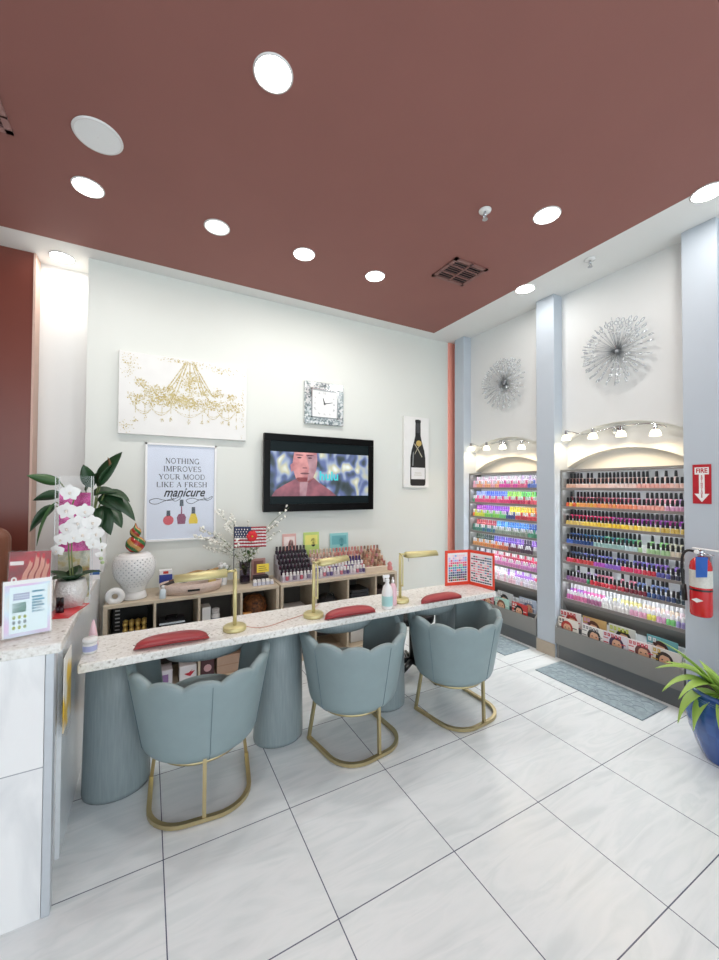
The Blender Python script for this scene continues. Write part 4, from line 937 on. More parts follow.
# colour chart folder
t = thing('colour_chart', 'open red folder of nail colour swatches at the desk right end', 'colour chart', (2.335, 2.47, DZ+.0005))
ORANGE = mat('folder_red', '#e2452c', .4)
cols = ['#efc9d3', '#f4dfe4', '#8fb4e0', '#c9b2e0', '#f2a3b8', '#e2577c', '#e87f95', '#d7446f', '#5bb59a', '#8ecf9f', '#4a86b8', '#7f7fb8', '#e4626a', '#3c6d7a', '#2e3f6b', '#6b3f6d', '#33485c', '#5c7f4f', '#222a3a', '#b5453c']
cmats = [cmat(c, .4) for c in cols]
def folder_leaf(name, p0, p1, dark):
    d = Vector((p1[0]-p0[0], p1[1]-p0[1], 0)); w = d.length; d.normalize(); nrm = Vector((d.y, -d.x, 0)); h = .29
    def P(u, v, o): return tuple(Vector((p0[0], p0[1], 0))+d*u+Vector((0, 0, v))+nrm*o)
    mb = MB()
    for o in (0, .006): mb.quad(P(0, 0, o), P(w, 0, o), P(w, h, o), P(0, h, o))
    mb.quad(P(0, 0, 0), P(0, 0, .006), P(0, h, .006), P(0, h, 0)).quad(P(w, 0, 0), P(w, 0, .006), P(w, h, .006), P(w, h, 0)).quad(P(0, h, 0), P(w, h, 0), P(w, h, .006), P(0, h, .006)).quad(P(0, 0, 0), P(w, 0, 0), P(w, 0, .006), P(0, 0, .006))
    f = mb.build(name, ORANGE, t)
    MB().quad(P(.022, .028, .0068), P(w-.016, .028, .0068), P(w-.016, h-.022, .0068), P(.022, h-.022, .0068)).build('page', PAPER, f, fix=False)
    mb = MB(); rw = random.Random(5+dark)
    nr, nc = 11, 9
    for r_ in range(nr):
        for c in range(nc):
            u = .030+(w-.052)*c/nc; v = .036+(h-.07)*(nr-1-r_)/nr; cw = (w-.052)/nc*.88; ch = (h-.07)/nr*(.80 if not dark else .5)
            idx = min(19, max(0, (r_*20)//nr+rw.randint(-1, 2))) if not dark else rw.choice([0, 1, 4, 6, 7, 10, 16, 18] if r_ not in (1, 10) else [16, 18, 14])
            mb.quad(P(u, v, .0075), P(u+cw, v, .0075), P(u+cw, v+ch, .0075), P(u, v+ch, .0075), idx)
    mb.build('swatch_grid', cmats, f, fix=False)
folder_leaf('cover', (-.165, .02), (.06, -.02), 0)
folder_leaf('cover', (.062, -.02), (.095, -.27), 1)
MB().cyl((.061, -.02, 0), (.061, -.02, .29), .006).build('spine', ORANGE, t)
# cream jar and cone at the left desk end
t = thing('cream_jar', 'white jar with lilac label at the desk left end', 'jar', (-.238, 2.31, DZ+.0005))
MB().lathe([(.028, 0), (.03, .004), (.03, .05)], n=24).build('body', CERAM, t, True)
MB().lathe([(.0305, .012), (.0305, .038)], n=24, cap=False).build('label_print', cmat('#a9b0d8', .5), t, True)
MB().lathe([(.032, .0502), (.032, .068), (.028, .072)], n=24).build('lid', CERAM, t, True)
t = thing('cone_bottle', 'pink pointed bottle behind the white jar', 'bottle', (-.235, 2.40, DZ+.0005))
MB().lathe([(.022, 0), (.024, .005), (.020, .05), (.011, .10), (.004, .13)], n=20).build('body', cmat('#e6c3cb', .3), t, True)

# ------------------------------------------------------------------ scalloped tub chairs
def tub_chair(loc, rz, label):
    t = thing('tub_chair', label, 'chair', loc, rz, 'scalloped blue grey tub chairs')
    NL = 9; A = R(132); NA = NL*10; zb, zt = .25, .648; th = .045
    def rim(th_):
        u = (th_+A)/(2*A)*NL; f = u-math.floor(u); 
        return zt-.004+.029*(max(0, sin(PI*f)))**.8 + .055*(abs(th_)/A)**1.6
    def pt(th_, r, z):                                   # 0 = back (-Y)
        return (r*sin(th_)*1.0, -r*cos(th_)*.93, z)
    def rad(q): return .20+.075*min(1, q/.12)**.5+.076*q
    rows = []
    K = 16
    for i in range(NA+1):
        a = -A+2*A*i/NA; zr = rim(a); col = []
        u = (a+A)/(2*A)*NL; f = u-math.floor(u); bul = .006*sin(PI*f)
        for k in range(K+1):                              # outer wall
            q = (k/K)**1.6; z = zb+(zr-zb)*q; r = rad(q)+bul*q
            col.append(pt(a, r, z))
        ro = rad(1)+bul
        col.append(pt(a, ro-.006, zr+.012)); col.append(pt(a, ro-th*.5, zr+.018)); col.append(pt(a, ro-th+.004, zr+.010))
        for k in range(5):
            q = 1-k/4; z = zb+.03+(zr-zb-.03)*q; col.append(pt(a, rad(max(.13, q))-th+bul*q, z))
        rows.append(col)
    C = len(rows[0]); mb = MB(); vs = [p for c in rows for p in c]; fs = []
    for i in range(NA):
        for j in range(C-1): fs.append((i*C+j, (i+1)*C+j, (i+1)*C+j+1, i*C+j+1))
    fs += [tuple(reversed(range(C))), tuple(range(NA*C, NA*C+C))]
    mb.add(vs, fs).build('shell', VELVET, t, True)
    MB().lathe([(.01, .248), (.185, .248), (.198, .249), (.228, .30), (.236, .42), (.22, .452), (.12, .462), (.001, .463)], n=40, sx=1, sy=1.12, cap=False).build('seat_cushion', VELVET, t, True, loc=(0, .045, 0))
    for a in (-A*5/9, R(7), A*5/9):
        uu = (a+A)/(2*A)*NL; bl = .006*max(0, sin(PI*(uu-math.floor(uu)))) if abs(uu-round(uu)) > .01 else 0
        P = [pt(a, rad(q)+bl*q+.0012, zb+(rim(a)-zb)*q) for q in [.03+.95*(k/12)**1.5 for k in range(13)]]
        MB().tube(P, .0014, 5).build('seam', SEAM, t)
    ring = [(.203*sin(a), -.203*cos(a)*.95, .241) for a in [2*PI*k/40 for k in range(40)]]
    MB().tube(ring, .009, 6, closed=True).build('seat_ring', BRASS, t, True)
    z0 = .0145; bx, yb, yfz = .25, -.262, .135; rc = .17
    P = [(-bx, yfz, z0)]
    P += [(-bx+.012, yb+rc, z0)]+[(-bx+.012+rc-rc*cos(R(a)), yb+rc-rc*sin(R(a)), z0) for a in range(0, 91, 10)]
    P += [(-x, y, z) for x, y, z in reversed(P)]
    MB().tube(P, .0155, 4, flat=.9).build('floor_bar', BRASS, t)
    for s_ in (-1, 1): MB().tube([(s_*bx, yfz-.004, .004), (s_*.215, .10, .30)], .0125, 4).build('leg', BRASS, t)
    MB().tube([(0.012, yb+.002, .004), (.012, -.25, .325)], .0125, 4).build('leg', BRASS, t)
    return t
c1 = tub_chair((.272, 2.262, 0), R(-6), 'scalloped blue grey tub chair nearest the reception counter')
dup(c1, (1.180, 2.235, 0), R(7), 'scalloped blue grey tub chair in the middle of the three')
dup(c1, (1.975, 2.172, 0), R(5), 'scalloped blue grey tub chair nearest the polish racks')
# technician stool
t = thing('technician_stool', 'black wheeled stool behind the desk near the last chair', 'stool', (2.02, 2.74, 0))
MB().lathe([(.16, .45), (.185, .46), (.19, .50), (.16, .53), (.001, .535)], n=28).build('seat', SOFTBLACK, t, True)
MB().cyl((0, 0, .09), (0, 0, .45), .025).build('column', BLACK, t, True)
for k in range(5):
    a = R(-78+72*k); MB().tube([(0, 0, .11), (.26*cos(a), .26*sin(a), .075)], [.028, .015], 8).build('spoke', BLACK, t, True)
    w_ = MB().lathe([(.012, -.012), (.03, -.012), (.03, .012), (.012, .012)], n=16).build('caster', BLACK, t, True, loc=(.26*cos(a), .26*sin(a), .031), rot=(PI/2, 0, a))

# ------------------------------------------------------------------ polish racks
RX0, RTOP = 3.385, 1.775
SH = [1.60, 1.425, 1.255, 1.08, .905, .733, .556]
def rack(y0, y1, label):
    t = thing('polish_rack', label, 'display rack', (RX0, (y0+y1)/2, 0), 0, 'nail polish wall racks'); w = (y1-y0)/2-.003
    prof = [(.03, 0), (.03, .13), (.0, .14), (.004, .30), (.10, .42), (.095, .50), (.095, .55), (.10, RTOP), (.30, RTOP), (.30, 0)]
    for s_ in (-1, 1):
        mb = MB(); ya, yb = s_*w, s_*(w-.018)
        n = len(prof); mb.add([(x, ya, z) for x, z in prof]+[(x, yb, z) for x, z in prof], [tuple(range(n)), tuple(reversed(range(n, 2*n)))]+[(i, (i+1) % n, n+(i+1) % n, n+i) for i in range(n)])
        mb.build('side_panel', STEEL, t)
    W = w-.0185
    MB().box(.29, .30, -W, W, .01, RTOP).build('back_panel', mat('rack_back_white', (.82, .83, .84), .5, vary=.02), t)
    MB().box(.10, .29, -W, W, RTOP-.015, RTOP).build('top_board', STEEL, t)
    for z in SH:
        s_ = MB().box(.11, .285, -W, W, z-.012, z).box(.165, .285, -W, W, z+.0005, z+.053).build('shelf', mat('shelf_white', (.80, .80, .80), .4, vary=.02), t)
        MB().box(.114, .128, -W, W, z-.0142, z-.0124).build('led_strip', mat('led_white', (.9, .96, 1), .5, vary=0, emit=14), s_)
        MB().box(.10, .1095, -W, W, z-.019, z+.004).build('edge_strip', EDGE, s_)
        MB().box(.1025, .105, -W, W, z+.0045, z+.022).build('clear_lip', CLEAR, s_)
    MB().box(.10, .1095, -W, W, RTOP-.024, RTOP-.0155).build('edge_strip', EDGE, t)
    MB().box(.12, .134, -W, W, RTOP-.0175, RTOP-.0155).build('led_strip', MATS['led_white'], t)
    # sloped apron, magazine bin, kick
    MB().add([(.102, -W, .538), (.102, W, .538), (.19, W, .40), (.19, -W, .40)], [(0, 1, 2, 3)]).build('apron', STEEL, t, solid=.008)
    MB().add([(.006, -W, .30), (.006, W, .30), (.008, W, .14), (.008, -W, .14)], [(0, 1, 2, 3)]).build('bin_front', STEEL, t, solid=.012)
    MB().box(.012, .285, -W, W, .135, .145).build('bin_floor', STEELD, t)
    MB().add([(.05, -W, .33), (.05, W, .33), (.065, W, .15), (.065, -W, .15)], [(0, 1, 2, 3)]).build('bin_divider', STEELD, t, solid=.006)
    MB().box(.032, .04, -W, W, 0.001, .134).build('kick_panel', STEELD, t)
    return t
rack(1.34, 2.347, 'grey rack of black capped polish beside the fire extinguisher')
rack(2.548, 3.557, 'grey rack of clear capped bright polish nearest the corner')

# magazines
def magazine(x, y, z, lean, ry, label, c, w=.205, h=.27, style=0, rz=0):
    t = thing('magazine', label, 'magazine', (x, y, z), 0, 'magazines in the rack bins'); t.rotation_euler = (ry, lean, 0)
    MB().box(0, .006, -w/2, w/2, 0, h).build('cover', cmat(c[0], .35), t)
    mb = MB()
    def f(u, v, o=.0012): return (-o, w/2-u*w, v*h)      # u: left to right as seen from the room
    el = lambda cu, cv_, ru, rv, o, m_, k_=18: mb.poly([f(cu+ru*cos(a), cv_+rv*sin(a), o) for a in [2*PI*k/k_ for k in range(k_)]], m_)
    cu = .5+.06*(1 if style else -1)
    el(cu, .68, .30, .24, .0012, 0); el(cu+.02, .63, .20, .22, .0020, 1)
    mb.poly([f(cu-.24, .70, .0026), f(cu-.20, .87, .0026), f(cu, .92, .0026), f(cu+.2, .87, .0026), f(cu+.25, .68, .0026), f(cu+.14, .80, .0026), f(cu-.06, .82, .0026)], 0)
    for e_ in (-.07, .11): el(cu+e_, .68, .035, .018, .003, 3, 8)
    el(cu+.02, .54, .06, .02, .003, 4, 8)
    for k in range(5 if style else 2):                   # masthead letters
        u0 = .06+.15*k; mb.quad(f(u0, .86, .0034), f(u0+.10, .86, .0034), f(u0+.10, .96, .0034), f(u0, .96, .0034), 2)
        mb.quad(f(u0+.03, .89, .0037), f(u0+.06, .89, .0037), f(u0+.06, .93, .0037), f(u0+.03, .93, .0037), 6)
    for k in range(6):
        u0 = .03 if k % 2 else .74; mb.quad(f(u0, .4+.075*k, .0030), f(u0+.2, .4+.075*k, .0030), f(u0+.2, .43+.075*k, .0030), f(u0, .43+.075*k, .0030), 5)
    mb.build('cover_print', [cmat(c[1], .4), SKINT, cmat(c[2], .4), INK, cmat('#b8443f', .4), cmat(c[2], .4), cmat(c[0], .35)], t, fix=False)
MG = [('near', 2.235, 1, ('#e9e2df', '#a03a34', '#c3202a'), 'white magazine with red lettering, back row left end, near rack bin', 1),
 ('near', 2.02, 1, ('#c8a46a', '#5a3528', '#c98fb8'), 'tan magazine with large face, back row, near rack bin', 0),
 ('near', 1.80, 1, ('#d5d8d2', '#2c2c2e', '#c6d23c'), 'grey magazine with lime corner, back row, near rack bin', 1),
 ('near', 1.52, 1, ('#6fb0ba', '#4a2f2a', '#e9e9e6'), 'turquoise magazine with dark haired face, back row right, near rack bin', 0),
 ('near', 2.225, 0, ('#e8e2d8', '#b5352f', '#2e2e30'), 'magazine with red haired face, front row left end, near rack bin', 0),
 ('near', 2.01, 0, ('#ebe9e4', '#35302e', '#8a8a8c'), 'cream magazine with black lettering, front row, near rack bin', 1),
 ('near', 1.82, 0, ('#dcd6dd', '#43314f', '#c23a44'), 'violet tinted magazine with red block, front row, near rack bin', 1),
 ('near', 1.62, 0, ('#eee3e2', '#6a3a38', '#d24a5c'), 'pink titled white magazine, front row, near rack bin', 1),
 ('near', 1.46, 0, ('#d9d3cc', '#33241f', '#c9a12e'), 'beige magazine at front row right end, near rack bin', 0),
 ('far', 3.28, 1, ('#55575a', '#222326', '#b9bcc0'), 'dark grey magazine, back row left, far rack bin', 0),
 ('far', 3.00, 1, ('#c6c8ca', '#3a3a3c', '#e9e9e9'), 'black and white portrait magazine, back row, far rack bin', 0),
 ('far', 2.70, 1, ('#b8c9dc', '#7a8aa5', '#e3e8ec'), 'pale blue magazine, back row right, far rack bin', 1),
 ('far', 3.40, 0, ('#b9ae8a', '#4a3a2c', '#c9b04a'), 'olive magazine, front row left end, far rack bin', 0),
 ('far', 3.20, 0, ('#d98a90', '#8a3038', '#e9e2df'), 'rose magazine with white letters, front row, far rack bin', 1),
 ('far', 2.98, 0, ('#a9cfc4', '#7a4a34', '#e9e4dc'), 'mint magazine with smiling face, front row, far rack bin', 0),
 ('far', 2.76, 0, ('#c23a38', '#1d1d20', '#e9e4e2'), 'red and black magazine, front row right, far rack bin', 0)]
for i, (wh, y, row, c, l, st) in enumerate(MG):
    if row: magazine(RX0+.088+.003*(i % 2), y, .147, R(-1.5), R(((i*37) % 7-3)*.6), l, c, style=st, h=.305)
    else: magazine(RX0+.026+.002*(i % 2), y, .147, R(-1.0), R(((i*53) % 7-3)*.6), l, c, style=st, h=.25, w=.19)

# nail polish bottles: first 300 individual, the rest one mass
def lerp_cols(stops, u):
    for (p0, c0), (p1, c1) in zip(stops, stops[1:]):
        if u <= p1: return c0 if random.random() > (u-p0)/(p1-p0+1e-6) else c1
    return stops[-1][1]
NEAR = {0: [[(0, '#d9a98f'), (.3, '#f0c9b8'), (.6, '#f1d3c8'), (.75, '#e8a79a'), (1, '#efc4b8')], [(0, '#c48f86'), (.5, '#d9b0a4'), (1, '#e0c0b8')]],
 1: [[(0, '#d8502e'), (.12, '#e8b03a'), (.3, '#ee9a4e'), (.55, '#e9835c'), (.75, '#e59a8c'), (1, '#c98fb0')], [(0, '#7a2430'), (.4, '#c2566a'), (.8, '#d68fa0'), (1, '#a77fb0')]],
 2: [[(0, '#d9b95a'), (.25, '#e9c94a'), (.5, '#f2c92f'), (.75, '#e9cf6a'), (.92, '#c9a94a'), (1, '#8a4a2a')], [(0, '#d62a5e'), (.4, '#c21f55'), (.6, '#8a1f6a'), (1, '#7a2a8a')]],
 3: [[(0, '#3a63c2'), (.2, '#22407a'), (.4, '#8fb4b0'), (.6, '#b0cdd0'), (.8, '#9ac08a'), (1, '#d9cdb8')], [(0, '#23407a'), (.3, '#1f5a80'), (.6, '#3a8a6a'), (.8, '#6aa05a'), (1, '#a9a48c')]],
 4: [[(0, '#e0405a'), (.2, '#c23a3a'), (.3, '#b04ab8'), (.45, '#8a5ac2'), (.6, '#d0285a'), (.75, '#c22a3a'), (.85, '#4a4a9a'), (1, '#1c1c30')], [(0, '#35456a'), (.5, '#5a5aa0'), (.8, '#6a4a9a'), (1, '#24243a')]],
 5: [[(0, '#8a5a9a'), (.15, '#a0608a'), (.24, '#2f8a5a'), (.3, '#d02a3a'), (.5, '#a81f2f'), (.62, '#6a1424'), (.72, '#24407a'), (.9, '#2a3a6a'), (1, '#1c2c3a')], [(0, '#9a80b0'), (.4, '#c06a80'), (.8, '#5a6a9a'), (1, '#26324a')]],
 6: [[(0, '#c24a9a'), (.15, '#d0568a'), (.3, '#8a3a6a'), (.36, '#d9d9d6'), (.55, '#e0dcd8'), (.65, '#d98fb0'), (.76, '#e6e04a'), (.84, '#d98fc2'), (.92, '#5ac25a'), (1, '#8a7ac2')], [(0, '#9a5ac2'), (.2, '#d04ab0'), (.3, '#e05a9a'), (.4, '#c9d0d6'), (.55, '#d9cf7a'), (.7, '#d8c0a8'), (1, '#d9c0c8')]]}
FAR = {0: [[(0, '#e8a0b8'), (.4, '#f0a070'), (.5, '#d83aa0'), (.8, '#e0608a'), (.85, '#3a5ac2'), (1, '#5a7ad0')], [(0, '#d9b0c8'), (.6, '#e8c8d8'), (1, '#c0a0d0')]],
 1: [[(0, '#3aa06a'), (.12, '#e8407a'), (.5, '#e02a6a'), (.6, '#c01f4a'), (1, '#f0526a')], [(0, '#8aa0d8'), (.2, '#3a5ad0'), (.45, '#4a6ad8'), (.5, '#8ad04a'), (1, '#5ac85a')]],
 2: [[(0, '#f06a2a'), (.1, '#d8e03a'), (.3, '#7ad04a'), (.5, '#5ac06a'), (.58, '#2a3a7a'), (.75, '#c02a3a'), (1, '#d8303a')], [(0, '#a03ab0'), (.5, '#8a3ac0'), (.52, '#f0e03a'), (.8, '#f0c03a'), (.9, '#f08a3a'), (1, '#f0803a')]],
 3: [[(0, '#3a7a6a'), (.35, '#2a5a8a'), (.4, '#8a9a8a'), (.7, '#7a8a7a'), (1, '#3a8a6a')], [(0, '#c04a4a'), (.3, '#a83a4a'), (.35, '#5ab0e0'), (.6, '#3a7ad0'), (1, '#2a4aa0')]],
 4: [[(0, '#d08a4a'), (.3, '#e07a3a'), (.5, '#d05a3a'), (.65, '#5a2a3a'), (.8, '#3a2a3a'), (1, '#8a8a8a')], [(0, '#3a4a3a'), (.25, '#2a3a3a'), (.3, '#5a5ac8'), (.6, '#6a4ab8'), (.7, '#8a5ac0'), (1, '#3a3048')]],
 5: [[(0, '#d88ac0'), (.5, '#d070b0'), (.8, '#c878c0'), (1, '#e09ac8')], [(0, '#4a3a4a'), (.3, '#d06a8a'), (.5, '#a83a4a'), (.7, '#c02a4a'), (1, '#d83a5a')]],
 6: [[(0, '#e0a0c0'), (.4, '#ecdfe4'), (.6, '#e8b8c8'), (.8, '#e0d8e8'), (1, '#e8e4ea')], [(0, '#ecd0dc'), (.5, '#f0e6ea'), (.72, '#b070d8'), (.85, '#c080d8'), (.9, '#e03a6a'), (1, '#d83a5a')]]}
NAMES = [('#d9a98f', 'nude'), ('#f0d0c0', 'pale peach'), ('#e59a8c', 'coral pink'), ('#e8843c', 'orange'), ('#efc93c', 'yellow'), ('#8a4a2a', 'brown'), ('#d62a5e', 'raspberry'), ('#7a2a8a', 'purple'), ('#3a63c2', 'blue'), ('#22407a', 'navy'),
 ('#8fb4b0', 'pale teal'), ('#9ac08a', 'pale green'), ('#3a8a5a', 'green'), ('#c22a3a', 'red'), ('#6a1424', 'dark red'), ('#b04ab8', 'magenta'), ('#c98fb0', 'lilac'), ('#1c1c30', 'near black'), ('#d9d9d6', 'clear'), ('#a9a48c', 'grey'), ('#8a5ac2', 'violet')]
def cname(h):
    a = [int(h[i:i+2], 16) for i in (1, 3, 5)]
    return min(NAMES, key=lambda nc: sum((a[i]-int(nc[0][1+2*i:3+2*i], 16))**2 for i in range(3)))[1]
CAPK = mat('bottle_cap_black', '#121316', .3)
CAPW = mat('bottle_cap_clear', '#d5d3d6', .3)
bm_cache = {}
def nb_geo(mb, o, mi_b, mi_c, tall):
    x, y, z = o
    rbx = .0155; hb = .040 if not tall else .046; hc = .048 if not tall else .036
    mb.lathe([(rbx*.9, 0), (rbx, .003), (rbx, hb*.78), (rbx*.45, hb)], (x, y, z), 8, mi_b)
    mb.lathe([(.0118, hb+.0003), (.0102, hb+hc*.9), (.007, hb+hc)], (x, y, z), 8, mi_c)
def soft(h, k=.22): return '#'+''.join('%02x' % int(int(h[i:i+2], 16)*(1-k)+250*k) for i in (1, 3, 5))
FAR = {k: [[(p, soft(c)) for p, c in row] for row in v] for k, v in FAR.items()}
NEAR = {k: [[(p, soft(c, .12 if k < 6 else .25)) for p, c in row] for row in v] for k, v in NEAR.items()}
masses = {}; count = 0; todo = []
for which, (y0, y1, table, NB) in {'near': (1.34, 2.347, NEAR, 29), 'far': (2.548, 3.557, FAR, 30)}.items():
    for s_, z in enumerate(SH):
        for row in (0, 1):
            for k in range(NB):
                u = (k+.5)/NB; y = y1-.035-(y1-y0-.07)*u           # left to right as seen from the room
                gap = False
                if which == 'near' and row == 1: gap = random.random() < (.10 if s_ in (0, 1, 4) else .05) or (s_ == 3 and .66 < u < .74) or (s_ == 0 and .72 < u < .77) or (s_ == 5 and random.random() < .3)
                if which == 'near' and row == 0 and s_ == 3 and .68 < u < .72: gap = True
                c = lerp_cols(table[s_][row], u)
                if gap: continue
                todo.append((which, s_, row, k, (RX0+(.135 if row == 0 else .195), y+random.uniform(-.002, .002), z+.0008+(.053 if row else 0)), c))
def cap_of(which, s_, c):
    if which == 'near': return CAPK if s_ < 6 else CAPW
    return None
rank = sorted(range(len(todo)), key=lambda i: (0 if todo[i][0] == 'near' else 1, todo[i][2] if todo[i][0] == 'near' else 0, todo[i][4][1]))
single = set(rank[:300])
SHN = ['top', 'second', 'third', 'fourth', 'fifth', 'sixth', 'bottom']
for i, (which, s_, row, k, p, c) in enumerate(todo):
    cap = cap_of(which, s_, c)
    if i in single:
        key = (c, cap.name)
        if key not in bm_cache:
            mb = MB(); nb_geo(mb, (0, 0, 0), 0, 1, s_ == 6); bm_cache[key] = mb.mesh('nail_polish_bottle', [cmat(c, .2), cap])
        o = bpy.data.objects.new('nail_polish_bottle', bm_cache[key]); COL.objects.link(o); o.location = p
        tag(o, '%s polish bottle, %s from left, %s row, %s shelf of extinguisher-side rack' % (cname(c), ORD[k], ('front', 'back')[row], SHN[s_]), 'nail polish', 'polish bottles on the extinguisher-side rack')
    else: masses.setdefault(0, []).append((which, s_, row, k, p, c))
mb = MB(); ml = []
def mi_of(m):
    if m not in ml: ml.append(m)
    return ml.index(m)
for which, s_, row, k, p, c in masses[0]:
    cap = cap_of(which, s_, c)
    capm = cap if cap else (cmat(c, .2) if row == 1 and s_ in (1, 2, 3, 4) else (CAPW if (k+s_) % 3 else cmat(c, .2)))
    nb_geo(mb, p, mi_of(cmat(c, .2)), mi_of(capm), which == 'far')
o = mb.build('nail_polish_bottles', ml, fix=False); o['kind'] = 'stuff'
tag(o, 'colourful bottles filling the corner rack and back rows of the rack beside it', 'nail polish')

# ------------------------------------------------------------------ rack lights, starbursts
def light_bar(yc, label):
    t = thing('track_light', label, 'wall light', (3.60, yc, 2.06), 0, 'four-cup wall lights over the racks')
    MB().lathe([(.001, 0), (.045, 0), (.05, -.01), (.04, -.025), (.001, -.03)], n=24, cap=False).build('canopy', CHROME, t, True, rot=(0, PI/2, 0), loc=(-.031, 0, .035))
    ys = [.42, .17, -.065, -.315]; zz = [.012, 0, -.008, -.03]
    MB().tube(spl([(-.10, .44, .08), (-.12, .38, .07), (-.11, .28, .035), (-.12, .18, .035), (-.11, .05, .055), (-.11, -.03, .06), (-.11, -.1, .065), (-.12, -.2, .06), (-.11, -.3, .05), (-.10, -.38, .015)]), .005, 8).build('rail', CHROME, t, True)
    MB().tube([(-.03, 0, .035), (-.11, 0, .07)], .007, 8).build('arm', CHROME, t, True)
    for y, dz in zip(ys, zz):
        s_ = MB().lathe([(.009, .075), (.014, .073), (.014, .035), (.02, .03)], (-.125, y, dz), 14).build('socket', CHROME, t, True)
        MB().lathe([(.018, .032), (.03, .022), (.038, .0), (.040, -.018), (.037, -.018), (.001, -.005)], (-.125, y, dz), 20, cap=False).build('glass_cup', CUPM, t, True)
        L = bpy.data.lights.new('cup_lamp', 'SPOT'); L.energy = 1.7; L.color = (1, .76, .46); L.shadow_soft_size = .03; L.spot_size = R(165); L.spot_blend = .6
        o = bpy.data.objects.new('cup_lamp', L); COL.objects.link(o); o.parent = t; o.location = (-.125, y, dz-.035)
    return t
light_bar(1.86, 'four-cup chrome wall light above the extinguisher-side rack')
light_bar(3.095, 'four-cup chrome wall light above the rack nearest the corner')
def starburst(y, z, label):
    t = thing('starburst_decor', label, 'wall decor', (3.518, y, z), 0, 'silver starburst wall decor')
    MB().ball((-.03, 0, 0), .022, 12).cyl((0, 0, 0), (-.03, 0, 0), .008).build('hub', DCHROME, t, True)
    mb = MB(); mb.cyl((0, 0, .01), (0, 0, .235), .0018, n=5, mi=0)
    mb.tube([(.013*cos(a), 0, .252+.018*sin(a)) for a in [2*PI*k/10 for k in range(10)]], .0035, 5, 1, closed=True)
    mb.ball((0, 0, .19), .006, 6, 1)
    me = mb.mesh('ray', [DCHROME, mat('crystal_tip', '#d5dade', .15, .5)], True)
    rr = random.Random(9); N = 92
    for k in range(N):
        ga = k*2.39996; el = (k+.5)/N                       # 0 = straight out, 1 = in the wall plane
        tilt = .5+1.03*math.sqrt(el); sc = .86+.22*el+rr.uniform(-.04, .04)
        d = Vector((-cos(tilt), sin(tilt)*cos(ga), sin(tilt)*sin(ga)))
        o = bpy.data.objects.new('ray', me); COL.objects.link(o); o.parent = t; o.location = (-.03, 0, 0)
        o.rotation_mode = 'QUATERNION'; o.rotation_quaternion = d.to_track_quat('Z', 'Y'); o.scale = (1, 1, sc)
    return t
s2 = starburst(1.825, 2.765, 'larger looking silver starburst between nearest and middle pillars')
dup(s2, (3.518, 3.01, 2.765), None, 'silver starburst on the panel nearest the corner')

# ------------------------------------------------------------------ extinguisher, sign, mats, plant
t = thing('fire_sign', 'red fire extinguisher sign with white down arrow on pillar', 'sign', (3.3985, 1.23, 1.495))
MB().box(-.004, 0, -.052, .052, 0, .275).build('plate', SIGNRED, t, bevel=.001)
def sg(u, v, o=.0046): return (-o, -u, v)
mb = MB()
mb.quad(sg(-.040, .205), sg(.040, .205), sg(.040, .255), sg(-.040, .255))
mb.quad(sg(-.016, .07), sg(.016, .07), sg(.016, .2051), sg(-.016, .2051))
mb.poly([sg(-.042, .07), sg(0, .012), sg(.042, .07)])
mb.build('arrow', SIGNWHITE, t, fix=False)
mb = MB(); put_text(mb, 'FIRE', .042, lambda x, y: sg(x, .23+y, .0052), bold=.0012, xscale=.85)
for k, ch in enumerate('EXTINGUISHER'): put_text(mb, ch, .0155, lambda x, y: sg(x, .193-.0132*k+y, .0052), bold=.0006)
mb.build('lettering', SIGNRED, t, fix=False)
t = thing('fire_extinguisher', 'red fire extinguisher hung on the pillar beside the rack', 'fire extinguisher', (3.315, 1.212, .735))
MB().lathe([(.045, 0), (.057, .006), (.061, .02), (.061, .335), (.055, .365), (.036, .392), (.02, .40)], n=32).build('cylinder', RED, t, True)
MB().lathe([(.0618, .20), (.0618, .315)], n=32, cap=False).build('label_print', mat('extinguisher_label', '#cfcdc6', .4, vary=.2, scale=60), t, True)
MB().lathe([(.0623, .175), (.0623, .187)], n=32, cap=False).build('strap', BLACK, t, True)
MB().add([(-.0635, .03, .115), (-.066, .0, .13), (-.0635, -.035, .118), (-.066, -.0, .10)], [(0, 1, 2, 3)]).build('sticker', PAPER, t, solid=.001)
MB().cyl((0, 0, .40), (0, 0, .432), .018).ball((0, 0, .435), .022).build('valve', CHROME, t, True)
MB().box(-.012, .012, -.10, .045, .45, .458, rot=(R(2), 0, 0)).build('lever', SIGNWHITE, t, bevel=.003)
MB().box(-.012, .012, -.075, .03, .425, .432, rot=(R(12), 0, 0)).build('carry_handle', CHROME, t, bevel=.003)
MB().tube(spl([(0, .02, .43), (-.01, .07, .435), (-.02, .095, .39), (-.02, .098, .28), (-.02, .088, .18)]), .009, 8).build('hose', BLACK, t, True)
MB().cyl((-.02, .088, .20), (-.02, .085, .09), .013, .017).build('nozzle', BLACK, t, True)
MB().add([(-.060, .005, .405), (-.045, -.055, .41), (-.066, -.058, .28), (-.074, .0, .268)], [(0, 1, 2, 3)]).build('inspection_tag', cmat('#2f62b8', .5), t, solid=.0015)
MB().lathe([(.014, 0), (.014, .012), (.010, .014)], n=14).build('gauge', SIGNWHITE, t, True, loc=(-.02, .012, .435), rot=(0, -PI/2, 0))
MB().box(.062, .083, -.03, .03, .1, .4).build('wall_bracket', DCHROME, t)
MATM = noisemat('grey_blue_mat', [(.3, rgb('#7f8e95')), (.6, rgb('#93a3aa')), (1, rgb('#a3b2b8'))], 30, 3, .8)
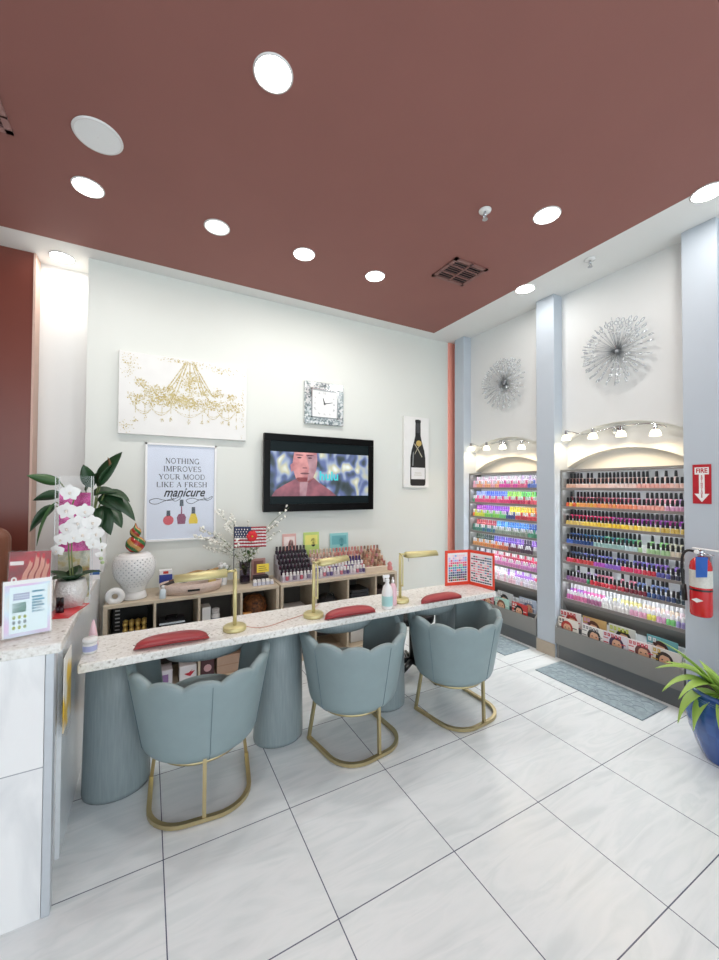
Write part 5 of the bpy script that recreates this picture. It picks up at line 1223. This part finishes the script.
for y0, y1, l in ((1.43, 2.27, 'grey floor mat in front of the extinguisher-side rack'), (2.60, 3.46, 'grey floor mat in front of the rack nearest the corner')):
    t = thing('floor_mat', l, 'mat', (3.185, (y0+y1)/2, 0), 0, 'grey mats before the racks'); w, d = .18, (y1-y0)/2
    MB().box(-w, w, -d, d, .0005, .009).build('pad', MATM, t, bevel=.003)
    mb = MB(); r_ = .085
    for i in range(-3, 3):
        for j in range(-8, 9):
            cx, cy = i*r_*.5*1.4+.06, j*r_+(r_/2 if i % 2 else 0)
            for rr_ in (r_*.55,):
                P = [(cx+rr_*cos(R(a)), cy+rr_*sin(R(a)), .0098) for a in range(-80, 81, 20)]
                if all(abs(x) < w-.01 and abs(y) < d-.01 for x, y, z in P): mb.tube(P, .0016, 4)
    mb.build('scallop_pattern', mat('mat_pattern', '#82939b', .8), t, fix=False)
t = thing('potted_plant', 'lime spider plant in cobalt glazed pot at the right edge', 'plant', (3.03, .975, 0))
pr = spl([(.12, 0), (.135, .015), (.175, .12), (.205, .23), (.205, .31), (.185, .36), (.178, .375), (.19, .39), (.193, .405), (.182, .41), (.172, .40), (.17, .36)], 3)
NP = 56
MB().lathe(pr, n=NP, cap=False, mi=lambda j, k: 1 if 5 < j < 20 and ((k//2)+(j//2)) % 2 else 0, rib=lambda a, z: 1+(.022*sin(14*a+(z*60//3.1 % 2)*PI)*abs(sin(z*30)) if .05 < z < .33 else 0)).build('pot', [NAVY, mat('cobalt_light', '#305b9f', .15, coat=.5)], t, True)
for z in (.345, .355, .365): MB().tube([(.190*cos(a)*(1-.6*(z-.345)), .190*sin(a)*(1-.6*(z-.345)), z) for a in [2*PI*k/40 for k in range(40)]], .0025, 5, closed=True).build('pot_rib', mat('pale_glaze', '#5f83b4', .25), t, True)
MB().lathe([(.172, .37), (.001, .375)], n=30, cap=False).build('soil', SOIL, t)
rs = random.Random(21)
LS = [(135, .50, .62), (148, .50, 1.15), (140, .42, 1.75), (163, .44, 1.6), (200, .45, 1.6), (125, .36, 1.0), (105, .26, .8), (220, .45, 1.3), (-30, .35, 1.2), (-70, .42, 1.3), (-110, .45, 1.2), (146, .40, 2.2), (175, .42, .7), (135, .36, .5), (190, .36, 2.4), (240, .48, .9), (157, .36, 2.6), (70, .22, .5), (210, .46, .45)]
for az, L, dr in LS:
    L *= .88
    d = (cos(R(az)), sin(R(az)), 1.75 if dr < 2 else .9)
    pf2 = lambda u: (.55+.45*sin(PI*min(1, u*1.2)))*(1-u**4)+.02
    mb = MB(); leaf(mb, (.05*cos(R(az)), .05*sin(R(az)), .37), d, L, .036, dr*1.35, 0, 0, .35, 12, pf2)
    lf = mb.build('leaf', LIME, t, True, solid=.0015, fix=False)
    mb = MB(); leaf(mb, (.05*cos(R(az)), .05*sin(R(az)), .3725), d, L*.97, .011, dr*1.35, 0, 0, .1, 12, pf2); mb.build('pale_stripe', LIMEW, lf, True, fix=False)

# ------------------------------------------------------------------ daylight, camera
wd = bpy.data.worlds.new('world'); S.world = wd; wd.use_nodes = True
bg = wd.node_tree.nodes['Background']; bg.inputs['Color'].default_value = (.84, .94, 1, 1); bg.inputs['Strength'].default_value = 1.75
cam = bpy.data.cameras.new('camera'); co = bpy.data.objects.new('camera', cam); COL.objects.link(co)
F, YAW, PITCH, ROLL = 387.65, R(28.636), R(1.057), R(.267)
fwd = Vector((sin(YAW)*cos(PITCH), cos(YAW)*cos(PITCH), sin(PITCH))); rt = Vector((cos(YAW), -sin(YAW), 0)); up = rt.cross(fwd)
r2 = rt*cos(ROLL)+up*sin(ROLL); u2 = -rt*sin(ROLL)+up*cos(ROLL)
M3 = Matrix((r2, u2, -fwd)).transposed()
co.matrix_world = Matrix.Translation((0, 0, 1.6)) @ M3.to_4x4()
cam.sensor_fit = 'VERTICAL'; cam.sensor_height = 36; cam.lens = 36*F/960; cam.clip_start = .02
S.camera = co
S.view_settings.view_transform = 'Standard'; S.view_settings.look = 'None'; S.view_settings.gamma = 1
S.view_settings.exposure = .68
S.view_settings.use_curve_mapping = False
